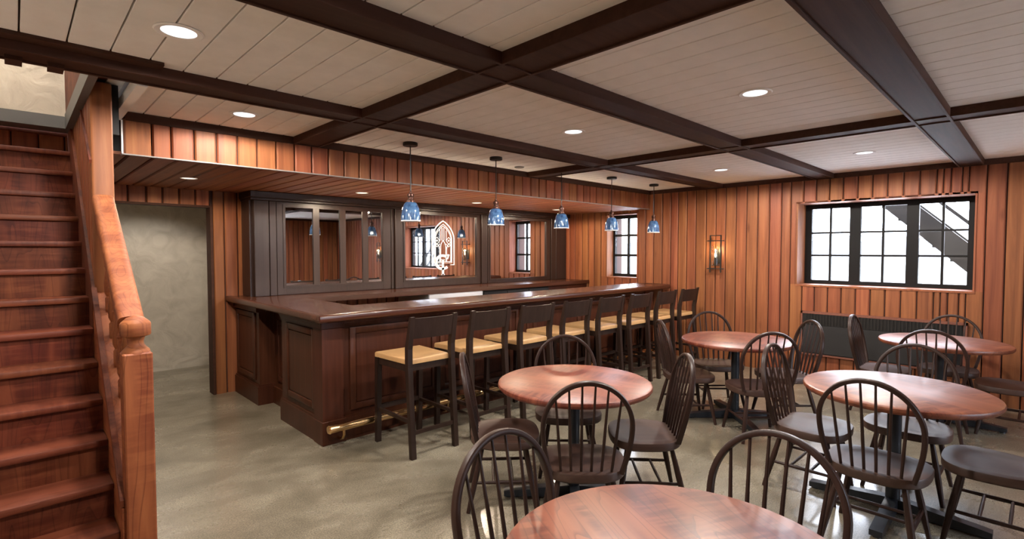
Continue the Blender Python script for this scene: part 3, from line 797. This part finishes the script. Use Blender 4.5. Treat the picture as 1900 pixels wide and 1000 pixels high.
ls = MB().box(2.5, 6.6, 4.551, 4.572, 1.058, 1.070).build('added_uplight_strip', M['soffit_lamp'], bar, smooth=False)  # unseen glowing strip added behind the bar top to brighten the soffit
for x in (3.2, 4.5, 5.8):
    d = light('added_uplight', 'AREA', (x, 4.563, 1.074), 13, WARM, ls); d.data.shape = 'RECTANGLE'; d.data.size = 1.2; d.data.size_y = .018; d.rotation_euler = (PI - .12, 0, 0)
fr_ = MB().tube([(1.815, 4.0, .168), (4, 4.0, .168), (6.9, 4.0, .168)], .033, seg=20).build('foot_rail', M['brass'], bar, label='polished brass foot rail')
MB().lathe([(0, 0), (.036, 0), (.036, .012), (.03, .02), (0, .022)], 20, mat=T(1.815, 4.0, .168) @ Matrix.Rotation(-PI / 2, 4, 'Y')).build('end_cap', M['brass'], fr_)
for x in (1.93, 3.0, 4.2, 5.4, 6.7):
    MB().tube([(x, 4.0, .145), (x, 4.0, .10), (x, 4.025, .065), (x, 4.065, .05), (x, 4.118, .05)], .012, seg=10).build('bracket', M['brass'], fr_)

# ------------------------------------------------------------------ back bar: mirror cabinet and appliances
hut = thing('mirror_cabinet', 'dark brown back-bar cabinet with three mirrors and a deep crown', 'cabinet', (0, 0, 0))
HY = 6.16
MB().box(1.90, XE - .004, HY + .03, YB - .002, CT1 + .001, ZS - .004).build('carcass', M['espresso'], hut, smooth=False)
mb = MB(); mb.box(1.875, XE - .004, 6.06, YB - .004, ZS - .075, ZS - .003, bev=.006, seg=1); mb.box(1.89, XE - .004, 6.10, YB - .004, ZS - .10, ZS - .075, bev=.004, seg=1)
mb.build('crown', M['espresso'], hut, smooth=False)
for (a, b, y) in ((1.93, 2.088, 6.125), (2.098, 2.175, 6.14), (3.675, 3.715, 6.15), (3.722, 3.835, 6.125), (5.265, 5.36, 6.125), (5.37, 5.40, 6.15), (6.90, 7.02, 6.125), (7.04, 7.32, 6.14)):
    MB().box(a, b, y, HY + .04, CT1 + .001, ZS - .10, bev=.004, seg=1).build('pilaster', M['espresso'], hut, smooth=False)
def mirror_unit(f0, f1, m0, m1, z0, z1, muntins):
    mb = MB(); y0, y1 = HY - .012, HY + .035
    zb, zt = CT1 + .002, ZS - .101
    mb.box(f0, m0, y0, y1, zb, zt, bev=.003, seg=1); mb.box(m1, f1, y0, y1, zb, zt, bev=.003, seg=1)
    mb.box(m0 - .004, m1 + .004, y0 + .001, y1, zb, z0, bev=.003, seg=1); mb.box(m0 - .004, m1 + .004, y0 + .001, y1, z1, zt, bev=.003, seg=1)
    f = mb.build('mirror_frame', M['espresso'], hut, smooth=False)
    i0, i1, j0, j1 = m0 - .025, m1 + .025, z0 - .025, z1 + .025
    mb = MB()
    mb.box(i0, m0 + .002, y0 - .008, y0 + .004, j0, j1); mb.box(m1 - .002, i1, y0 - .008, y0 + .004, j0, j1); mb.box(m0, m1, y0 - .008, y0 + .004, j0, z0 + .002); mb.box(m0, m1, y0 - .008, y0 + .004, z1 - .002, j1)
    mb.build('bead', M['espresso'], f, smooth=False)
    mr = MB().box(m0 - .003, m1 + .003, HY + .006, HY + .012, z0 - .003, z1 + .003).build('mirror', M['mirror'], hut, smooth=False)
    for x in muntins: MB().box(x - .038, x + .038, HY - .010, HY + .004, z0, z1).build('muntin', M['espresso'], mr, smooth=False)
    return mr
mirror_unit(2.18, 3.665, 2.275, 3.545, 1.212, 2.132, [2.645, 2.985, 3.295])
mir2 = mirror_unit(3.84, 5.255, 3.885, 5.18, 1.212, 2.14, [])
mirror_unit(5.41, 6.89, 5.46, 6.79, 1.17, 2.14, [])
# gothic window emblem with a letter C and a staff, etched white on the middle mirror
LXa, LZa = 4.345, 2.068
def lp(u, v): return (LXa + (u - 5) * .001482, HY + .0045, LZa - (v - 193) * .001193)
def stroke(pts, w, mb, closed=False):
    """flat ribbon w wide (emblem units) lying on the mirror"""
    n = len(pts); half = w / 2; L_, R_ = [], []
    for i in range(n):
        a = pts[i - 1] if (i > 0 or closed) else pts[i]; b = pts[(i + 1) % n] if (i < n - 1 or closed) else pts[i]
        dx, dy = b[0] - a[0], b[1] - a[1]; l = math.hypot(dx, dy) or 1
        nx, ny = -dy / l * half, dx / l * half
        L_.append((pts[i][0] + nx, pts[i][1] + ny)); R_.append((pts[i][0] - nx, pts[i][1] - ny))
    bm2 = bmesh.new()
    fa = [bm2.verts.new(lp(*p)) for p in L_]; fb = [bm2.verts.new(lp(*p)) for p in R_]
    m = n if closed else n - 1
    for i in range(m):
        j = (i + 1) % n
        bm2.faces.new((fa[i], fa[j], fb[j], fb[i]))
    r = bmesh.ops.extrude_face_region(bm2, geom=list(bm2.faces))
    for v in [e for e in r['geom'] if isinstance(e, bmesh.types.BMVert)]: v.co.y -= .002
    mb._merge(bm2)
def lancet(cx, w, spring, base, apex, n=14):
    """pointed arch outline, from base left up and over to base right"""
    pts = [(cx - w, base)]; hh = spring - apex; R_ = (hh * hh + w * w) / (2 * w)
    for i in range(n + 1):
        t = i / n; y = spring + (apex - spring) * t; pts.append((cx - (math.sqrt(max(0, R_ * R_ - (hh * t) ** 2)) - (R_ - w)) if t < 1 else cx, y))
    right = [(2 * cx - p[0], p[1]) for p in reversed(pts[:-1])]
    return pts + right
lg = MB()
o1 = lancet(142, 134, 440, 742, 200); stroke(o1, 12, lg, closed=True)
o2 = lancet(142, 108, 450, 715, 240); stroke(o2, 6, lg, closed=True)
o3 = lancet(142, 98, 455, 703, 262); stroke(o3, 5, lg, closed=True)
for cx in (68, 142, 214):
    sp = 540 if cx != 142 else 510
    stroke(lancet(cx, 31, sp + 20, 700, sp - 60 if cx != 142 else 440), 6, lg, closed=True)
for cx in (68, 210):
    stroke([(cx, 400), (cx + 32, 443), (cx, 486), (cx - 32, 443)], 6, lg, closed=True)
    stroke([(cx - 12, 443), (cx + 12, 443)], 8, lg); stroke([(cx, 430), (cx, 456)], 8, lg)
    stroke([(cx - 34, 480), (cx, 520), (cx + 34, 480)], 5, lg)
for xx in (104, 128, 152, 178): stroke([(xx, 268 + abs(xx - 142) * 1.4), (xx, 440)], 6, lg)
for xx in (50, 234): stroke([(xx, 420), (xx, 700)], 5, lg)
em = lg.build('arch_emblem', M['frost'], mir2, smooth=False)
lg = MB()
stroke([(135 + 80 * math.cos(a), 708 + 82 * math.sin(a)) for a in [math.radians(-45 - i * (270 / 24)) for i in range(25)]], 30, lg)
stroke([(208, 612), (188, 668)], 26, lg)
stroke([(138, 672), (138, 866)], 26, lg); stroke([(118, 676), (158, 676)], 12, lg); stroke([(118, 860), (160, 860)], 14, lg); stroke([(128, 742), (230, 742)], 8, lg)
lg.build('letter_emblem', M['frost'], mir2, smooth=False)

fz = thing('undercounter_fridge', 'white undercounter fridge with steel side behind the bar', 'fridge', (0, 0, 0))
MB().box(3.93, 4.86, 5.66, 6.40, 0.0, CT0 - .004).build('body', M['steel'], fz, smooth=False)
MB().box(3.93, 4.86, 5.635, 5.66, .09, CT0 - .008, bev=.004, seg=1).build('door', M['appliance'], fz, smooth=False)
MB().box(4.78, 4.81, 5.60, 5.635, .5, .85).build('handle', M['steel'], fz, smooth=False)
cz = thing('bottle_cooler', 'black bottle cooler under the back counter beside the white fridge', 'cooler', (0, 0, 0))
MB().box(4.88, 6.30, 5.66, 6.40, 0.0, CT0 - .004).build('body', M['black'], cz, smooth=False)
for a in (4.89, 5.36, 5.83): MB().box(a, a + .455, 5.64, 5.66, .09, CT0 - .03).build('door', M['heater'], cz, smooth=False)
bs = thing('back_counter_cabinet', 'dark base cabinet at the far end of the back counter', 'cabinet', (0, 0, 0))
MB().box(6.32, XE - .004, 5.68, 6.40, 0, CT0 - .004).build('body', M['walnut_z'], bs, smooth=False)
MB().box(6.36, XE - .05, 5.665, 5.68, .12, .96).build('door', M['walnut_z'], bs, smooth=False)

# ------------------------------------------------------------------ wall heater
ht = thing('wall_heater', 'long charcoal wall heater with slotted grille under the wide window', 'heater', (0, 0, 0))
hx0, hx1, hy0, hy1, hz0, hz1 = XE - .045, XE + .0, .56, 2.18, .29, .848
MB().box(hx0 + .012, hx1, hy0 + .03, hy1 - .02, hz0 + .02, hz1 - .025).build('body', M['heater'], ht, smooth=False)
mb = MB(); mb.box(hx0, hx1, hy0, hy1, hz1 - .028, hz1); mb.box(hx0, hx1, hy0, hy1, hz0, hz0 + .02); mb.box(hx0, hx1, hy1 - .02, hy1, hz0, hz1); mb.box(hx0, hx1, hy0, hy0 + .03, hz0, hz1)
mb.build('frame', M['heater_wood'], ht, smooth=False)
MB().box(hx0 + .002, hx0 + .014, hy0 + .04, hy1 - .03, hz0 + .03, .672, bev=.003, seg=1).build('front_panel', M['heater'], ht, smooth=False)
mb = MB()
for i in range(46):
    y = hy0 + .045 + i * .0335
    mb.box(hx0 + .002, hx0 + .012, y, y + .011, .682, hz1 - .03)
for i in range(9): mb.box(hx0 + .006, hx0 + .012, hy0 + .04, hy1 - .03, .685 + i * .0155, .690 + i * .0155)
g = mb.build('grille', M['iron'], ht, smooth=False); g['kind'] = 'stuff'

# ------------------------------------------------------------------ ceiling lights, pendants, sconces
def downlight(x, y, z, label, power, soffit=False, group='recessed ceiling lights', spot=176):
    t = thing('ceiling_light', label, 'light', (x, y, z), 0, group)
    seg = 28; R, r = (.094, .066) if not soffit else (.07, .055)
    MB().lathe([(r, -.001), (R, -.001), (R + .002, -.004), (R - .004, -.008), (r + .004, -.005), (r, -.001)], seg).build('rim', M['ceil'] if not soffit else M['white'], t)
    MB().lathe([(0, -.003), (r + .002, -.003), (r + .002, -.0015), (0, -.0015)], seg).build('lens', M['soffit_lamp'] if soffit else M['lamp'], t)
    if power > 0: light('lamp_light', 'SPOT', (0, 0, -.02), power, NEUTRAL if not soffit else WARM, t, size=.05, spot=spot, blend=.2)
    return t
DL = [(.544, 2.66, 'round recessed light in the plank bay nearest the stairs'), (1.19, 3.94, 'round recessed light just in front of the left end of the bar fascia'),
      (3.263, 2.665, 'round recessed light in the bay above the middle bar stools'), (3.262, 1.251, 'round recessed light in the large bay over the dining tables'),
      (6.0, 1.255, 'round recessed light in the bay before the wide window'), (6.048, 2.696, 'round recessed light in the bay before the wall sconce'), (.544, 1.25, 'round recessed light above the foreground table bay')]
for x, y, lb in DL: downlight(x, y, ZC, lb, P_DOWN * (.55 if y > 3.5 else 1))
SL = [(1.168, 5.468, 'small soffit spotlight in front of the hallway opening'), (2.885, 5.46, 'small soffit spotlight before the four-pane mirror'), (4.627, 5.49, 'small soffit spotlight before the emblem mirror'), (6.328, 5.51, 'small soffit spotlight at the far end of the bar')]
for x, y, lb in SL: downlight(x, y, ZS, lb, P_SOFFIT, True, 'soffit spotlights')
fx = thing('ceiling_disc', 'small flat tan disc on the ceiling between the second and third pendants', 'fixture', (4.178, 4.204, ZC))
MB().lathe([(0, -.001), (.055, -.001), (.055, -.010), (.045, -.014), (0, -.014)], 24).build('cover', M['tin'], fx)

def make_pendant(canopy=True):
    t = thing('pendant_lamp', '', 'lamp', (0, 0, 0), 0, 'blue glass pendants over the bar')
    if canopy: MB().lathe([(0, 0), (.062, 0), (.065, -.004), (.065, -.026), (.060, -.03), (0, -.03)], 24).build('canopy', M['iron'], t)
    MB().tube([(0, 0, -.005), (0, 0, -.30), (0, 0, -.44)], .005, seg=8).build('cord', M['iron'], t)
    MB().lathe([(0, -.425), (.012, -.43), (.014, -.445), (.028, -.455), (.030, -.475), (.024, -.48), (.024, -.505), (.034, -.51), (.036, -.53), (0, -.53)], 18).build('socket', M['copper'], t)
    out = [(.034, -.525), (.050, -.530), (.060, -.545), (.072, -.575), (.080, -.61), (.085, -.65), (.087, -.690)]
    inn = [(r - .004, z + .001) for r, z in reversed(out)]
    sh = MB().lathe(out + inn, 28).build('shade', M['blue'], t)
    MB().lathe([(.081, -.689), (.087, -.688), (.0875, -.697), (.082, -.697), (.081, -.689)], 28).build('rim', M['shade_rim'], sh)
    MB().lathe([(0, -.535), (.012, -.54), (.024, -.57), (.026, -.59), (.018, -.61), (0, -.618)], 14).build('bulb', M['pendant_bulb'], t)
    light('bulb_light', 'POINT', (0, 0, -.64), P_PENDANT, WARM, t, size=.03)
    return t
PX = [2.556, 3.583, 4.615, 5.617, 6.654]
PLB = ['blue glass pendant lamp nearest the left end of the bar', 'blue glass pendant lamp second from the left over the bar', 'blue glass pendant lamp hanging from the cross beam, no ceiling plate showing', 'blue glass pendant lamp before the narrow window', 'blue glass pendant lamp hanging closest to the board wall at the right']
proto = make_pendant(); proto.location = (PX[0], 3.945, ZC); proto['label'] = PLB[0]
for i in (1, 3, 4): dup(proto, (PX[i], 3.945, ZC), 0, PLB[i])
p3 = make_pendant(False); p3.location = (PX[2], 3.945, ZC); p3['label'] = PLB[2]

def make_sconce():
    t = thing('wall_sconce', '', 'lamp', (0, 0, 0), 0, 'iron lantern sconces')
    X = -.085
    mb = MB()
    for y in (-.078, .078):
        mb.box(X - .007, X + .007, y - .008, y + .008, -.275, .262); mb.box(X + .10 - .014, X + .10, y - .008, y + .008, -.235, .20)
    mb.box(X - .006, X + .006, -.078, .078, .25, .262)
    for z in (-.22, .18):
        mb.box(X - .009, X + .009, -.122, .122, z - .007, z + .007)
        for y in (-.078, .078): mb.box(X, -.0, y - .006, y + .006, z - .006, z + .006)
    mb.build('frame', M['iron'], t, smooth=False)
    MB().box(-.012, -.0, -.05, .05, -.15, .06).build('back_plate', M['iron'], t, smooth=False)
    MB().lathe([(.055, -.17), (.055, .10), (.052, .10), (.052, -.17), (.055, -.17)], 20, (X, 0, 0)).build('glass_cylinder', M['lantern_glass'], t)
    MB().lathe([(0, -.175), (.058, -.175), (.058, -.168), (.014, -.165), (.012, -.06), (0, -.06)], 14, (X, 0, 0)).build('candle_holder', M['iron'], t)
    MB().lathe([(0, -.058), (.008, -.056), (.015, -.03), (.012, -.005), (0, .03)], 12, (X, 0, 0)).build('bulb', M['bulb'], t)
    light('bulb_light', 'POINT', (X, 0, .045), P_SCONCE, (1.0, .72, .40), t, size=.012)
    return t
s1 = make_sconce(); s1.location = (XE, 3.30, 1.585); s1['label'] = 'black iron lantern sconce on the board wall beyond the bar stools'
dup(s1, (XE, -.50, 1.585), 0, 'second iron lantern sconce right of the wide window, mirrored as a glow')
light('stairwell_light', 'POINT', (-.1, 4.2, 3.9), P_UPSTAIRS, (1.0, .93, .84), size=.15)
light('hallway_light', 'SPOT', (1.25, 7.55, 2.38), P_HALL, (1.0, .93, .84), size=.06, spot=140, blend=.6)

# ------------------------------------------------------------------ furniture
def make_table():
    t = thing('round_table', '', 'table', (0, 0, 0), 0, 'round cherry tables')
    R, Z = .5, .77
    MB().lathe([(0, Z - .045), (R - .04, Z - .045), (R - .012, Z - .04), (R - .002, Z - .028), (R, Z - .018), (R - .004, Z - .007), (R - .016, Z), (0, Z)], 64).build('tabletop', M['cherry'], t)
    MB().lathe([(0, .06), (.038, .06), (.038, Z - .06), (.13, Z - .055), (.13, Z - .046), (0, Z - .046)], 20).build('column', M['table_base'], t)
    for a in (0, 1):
        m = Matrix.Rotation(a * PI / 2, 4, 'Z')
        mb = MB()
        pts = [(-.46, .012), (-.46, .045), (-.40, .052), (-.06, .085), (.06, .085), (.40, .052), (.46, .045), (.46, .012), (.40, .010), (-.40, .010)]
        mb.prism([(p[0], p[1]) for p in reversed(pts)], -.032, .032, mat=m @ Matrix.Rotation(PI / 2, 4, 'X'))
        for sx in (-.43, .43): mb.lathe([(0, 0), (.022, 0), (.022, .012), (0, .012)], 10, (sx, 0, 0), mat=m)
        mb.build('foot', M['table_base'], t, smooth=False)
    return t

def make_chair():
    t = thing('windsor_chair', '', 'chair', (0, 0, 0), 0, None)
    # seat: shield outline, dished
    SZt, th = .445, .055
    bm = bmesh.new(); seg, rings = 40, 7
    def outline(a):
        c, s_ = math.cos(a), math.sin(a)
        x = .238 * math.copysign(abs(c) ** .72, c); y = .222 * math.copysign(abs(s_) ** .72, s_)
        x *= 1 + .06 * (y / .222)          # wider at the front
        return x, y
    prev = None; centre = bm.verts.new((0, -.02, SZt - .016))
    for k in range(1, rings + 1):
        f = k / rings; ring = []
        for i in range(seg):
            x, y = outline(2 * PI * i / seg)
            dip = .016 * max(0, 1 - (f / .86) ** 4)
            ring.append(bm.verts.new((x * f, y * f - .02 * (1 - f), SZt - dip - (.004 if k == rings else 0))))
        if prev is None:
            for i in range(seg): bm.faces.new((centre, ring[i], ring[(i + 1) % seg]))
        else:
            for i in range(seg): bm.faces.new((prev[i], ring[i], ring[(i + 1) % seg], prev[(i + 1) % seg]))
        prev = ring
    for zz, f in ((SZt - .01, 1.012), (SZt - th + .008, 1.005), (SZt - th, .975)):
        ring = [bm.verts.new((outline(2 * PI * i / seg)[0] * f, outline(2 * PI * i / seg)[1] * f, zz)) for i in range(seg)]
        for i in range(seg): bm.faces.new((prev[i], ring[i], ring[(i + 1) % seg], prev[(i + 1) % seg]))
        prev = ring
    bm.faces.new(list(reversed(prev)))
    mb = MB(); mb._merge(bm); mb.build('seat', M['chair_seat'], t)
    # hoop
    lean = .20; Y0 = -.178
    def hp(x, h): return (x, Y0 - lean * h, SZt - .012 + h)
    path = []
    for i in range(9):
        u = i / 8; path.append((.190 + .044 * math.sin(u * PI / 2), .262 * u))
    for i in range(1, 17):
        a = PI / 2 * i / 16; path.append((.234 * math.cos(a), .262 + .248 * math.sin(a)))
    full = [hp(x, h) for x, h in path] + [hp(-x, h) for x, h in reversed(path[:-1])]
    MB().tube(full, 1, seg=12, flat=(.0125, .016), up=(0, 1, lean)).build('hoop', M['chair'], t)
    for xb in (-.135, -.081, -.027, .027, .081, .135):
        xt = xb * 1.26
        hh = .262 + .248 * math.sqrt(max(0, 1 - (xt / .234) ** 2)) - .006
        p, q = Vector(hp(xb, .0)), Vector(hp(xt, hh)); m_ = (p + q) / 2
        MB().tube([p, p.lerp(q, .35), m_, q], [.0075, .0085, .008, .0055], seg=8).build('spindle', M['chair'], t)
    lg_ = {}
    for sx in (-1, 1):
        for sy in (-1, 1):
            a = Vector((sx * .145, sy * .135 - .01, SZt - th + .004)); b = Vector((sx * .215, sy * (.225 if sy < 0 else .20) - .01, 0))
            lg_[(sx, sy)] = (a, b)
            MB().tube([a, a.lerp(b, .12), a.lerp(b, .45), a.lerp(b, .62), b], [.013, .015, .0185, .0175, .0125], seg=10).build('leg', M['chair'], t)
    def on(sx, sy, z):
        a, b = lg_[(sx, sy)]; return a.lerp(b, (a.z - z) / (a.z - b.z))
    for sx in (-1, 1):
        p, q = on(sx, -1, .175), on(sx, 1, .175)
        MB().tube([p, (p + q) / 2, q], [.009, .012, .009], seg=8).build('stretcher', M['chair'], t)
    for f in (.33, .67):
        p = on(-1, -1, .175).lerp(on(-1, 1, .175), f); q = on(1, -1, .175).lerp(on(1, 1, .175), f)
        MB().tube([p, (p + q) / 2, q], [.008, .010, .008], seg=8).build('stretcher', M['chair'], t)
    return t

def make_stool():
    t = thing('bar_stool', '', 'stool', (0, 0, 0), 0, 'bar stools along the bar')
    SZ_ = .77
    mb = MB(); mb.prism([(-.205, -.215), (.205, -.215), (.225, .265), (-.225, .265)], SZ_ - .042, SZ_, bev_top=.014, seg=3)
    mb.build('seat_pad', M['vinyl'], t)
    mb = MB(); mb.prism([(-.20, -.20), (.20, -.20), (.215, .25), (-.215, .25)], SZ_ - .10, SZ_ - .043); mb.build('seat_frame', M['stool'], t, smooth=False)
    def leg_poly(pts, x0, x1, name):
        yz_prism(pts, x0, x1).build(name, M['stool'], t, smooth=False)
    for s_ in (-1, 1):
        xa, xb = (.186, .228) if s_ > 0 else (-.228, -.186)
        leg_poly([(-.298, 0), (-.258, 0), (-.205, SZ_ - .06), (-.205, SZ_ + .09), (-.268, 1.11), (-.292, 1.11), (-.25, SZ_ + .085), (-.25, SZ_ - .06)], xa, xb, 'back_leg')
        leg_poly([(.238, 0), (.275, 0), (.262, SZ_ - .043), (.215, SZ_ - .043)], xa, xb, 'front_leg')
        xc = s_ * .207
        MB().bar((xc, -.262, .285), (xc, .25, .285), .011, .014).build('side_stretcher', M['stool'], t, smooth=False)
    MB().bar((-.19, -.268, .20), (.19, -.268, .20), .011, .014).build('back_stretcher', M['stool'], t, smooth=False)
    MB().bar((-.19, .245, .30), (.19, .245, .30), .012, .018).build('front_stretcher', M['stool'], t, smooth=False)
    bm = bmesh.new(); n = 10; A = []
    for i in range(n + 1):
        x = -.187 + .374 * i / n; bow = -.018 * (1 - (x / .187) ** 2)
        A.append([bm.verts.new((x, -.243 + bow, .935)), bm.verts.new((x, -.272 + bow, 1.098)), bm.verts.new((x, -.288 + bow, 1.098)), bm.verts.new((x, -.259 + bow, .935))])
    for a, b in zip(A, A[1:]):
        for k in range(4): bm.faces.new((a[k], b[k], b[(k + 1) % 4], a[(k + 1) % 4]))
    bm.faces.new(A[0]); bm.faces.new(list(reversed(A[-1])))
    mb = MB(); mb._merge(bm); mb.build('backrest', M['stool'], t)
    return t

ORD = ['first bar stool, nearest the left end of the bar', 'second bar stool from the left end of the bar', 'third bar stool from the left end of the bar', 'fourth bar stool from the left end of the bar',
       'fourth bar stool counting from the far wall end', 'third bar stool counting from the far wall end', 'second bar stool counting from the far wall end', 'last bar stool, standing closest to the board wall']
ORD = ['dark wooden ' + s.replace('bar stool', 'bar stool with tan seat', 1) for s in ORD]
stool = make_stool(); stool.location = (2.40, 3.655, 0); stool['label'] = ORD[0]
for i in range(1, 8): dup(stool, (2.40 + .6105 * i, 3.655, 0), random.uniform(-.01, .01), ORD[i])

TB = [('T1', 2.62, 2.125, 45, 'round cherry table standing before the near bar stools, whole top in view'),
      ('T2', 5.00, 2.06, 45, 'round cherry table at the far end near the wall sconce'),
      ('T3', 6.30, .655, 0, 'round cherry table under the wide window beside the wall heater'),
      ('T4', 3.91, .625, 0, 'round cherry table at the right, its top pale with window glare'),
      ('T5', 1.28, .665, 0, 'round cherry table in the foreground, cut by the lower picture edge')]
tab = make_table(); first = True; TP = {}
for k, x, y, a, lb in TB:
    if first: tab.location = (x, y, 0); tab.rotation_euler = (0, 0, math.radians(a)); tab['label'] = lb; first = False; TP[k] = tab
    else: TP[k] = dup(tab, (x, y, 0), math.radians(a), lb)
TC = {k: (x, y) for k, x, y, a, lb in TB}
CH = [('T1', 225, .455, 0, 'dark hoop-back chair with its back to the viewer at the table before the bar stools'),
      ('T1', 135, .455, 4, 'dark hoop-back chair between the near bar stools and the table before them'),
      ('T1', 315, .455, -3, 'dark hoop-back chair seen from its side, right of the table before the bar stools'),
      ('T1', 45, .455, 0, 'dark hoop-back chair behind the table before the bar stools, hoop showing over the top'),
      ('T2', 225, .455, 0, 'dark hoop-back chair with its back to the viewer at the table near the sconce'),
      ('T2', 135, .455, 0, 'dark hoop-back chair between the far bar stools and the table near the sconce'),
      ('T2', 45, .455, 0, 'hoop-back chair with bluish sheen against the wall, behind the table near the sconce'),
      ('T2', 315, .455, 0, 'dark hoop-back chair on the heater side of the table near the sconce'),
      ('T3', 90, .455, 0, 'dark hoop-back chair in front of the heater, left of the table under the window'),
      ('T3', 180, .455, 0, 'dark hoop-back chair with bright rim, backed to the viewer at the table under the window'),
      ('T3', 0, .455, 0, 'dark hoop-back chair against the heater grille behind the table under the window'),
      ('T3', 270, .455, 0, 'dark chair in shade on the right of the table under the window'),
      ('T4', 180, .455, 0, 'dark hoop-back chair with its back to the viewer at the glare-lit table'),
      ('T4', 90, .455, 0, 'dark hoop-back chair at the left of the glare-lit table, turned side on'),
      ('T4', 0, .455, 0, 'dark hoop-back chair behind the glare-lit table, arch rising over the tabletop'),
      ('T4', 270, .455, 0, 'dark chair at the right picture edge, only its pale-lit seat and legs showing'),
      ('T5', 90, .455, 0, 'dark hoop-back chair at the left of the foreground table, back nearest the floor gap'),
      ('T5', 0, .455, 0, 'large dark hoop-back chair behind the foreground table, facing the viewer')]
proto = make_chair(); first = True
for k, deg, r, jit, lb in CH:
    cx, cy = TC[k]; a = math.radians(deg)
    loc = (cx + r * math.cos(a), cy + r * math.sin(a), 0)
    rz = a + PI / 2 + math.radians(jit)        # local +Y faces the table
    g = {'T1': 'chairs around the table before the bar', 'T2': 'chairs around the table near the sconce', 'T3': 'chairs around the table under the window', 'T4': 'chairs around the glare-lit table', 'T5': 'chairs around the foreground table'}[k]
    if first: proto.location = loc; proto.rotation_euler = (0, 0, rz); proto['label'] = lb; proto['group'] = g; first = False
    else: dup(proto, loc, rz, lb, g)
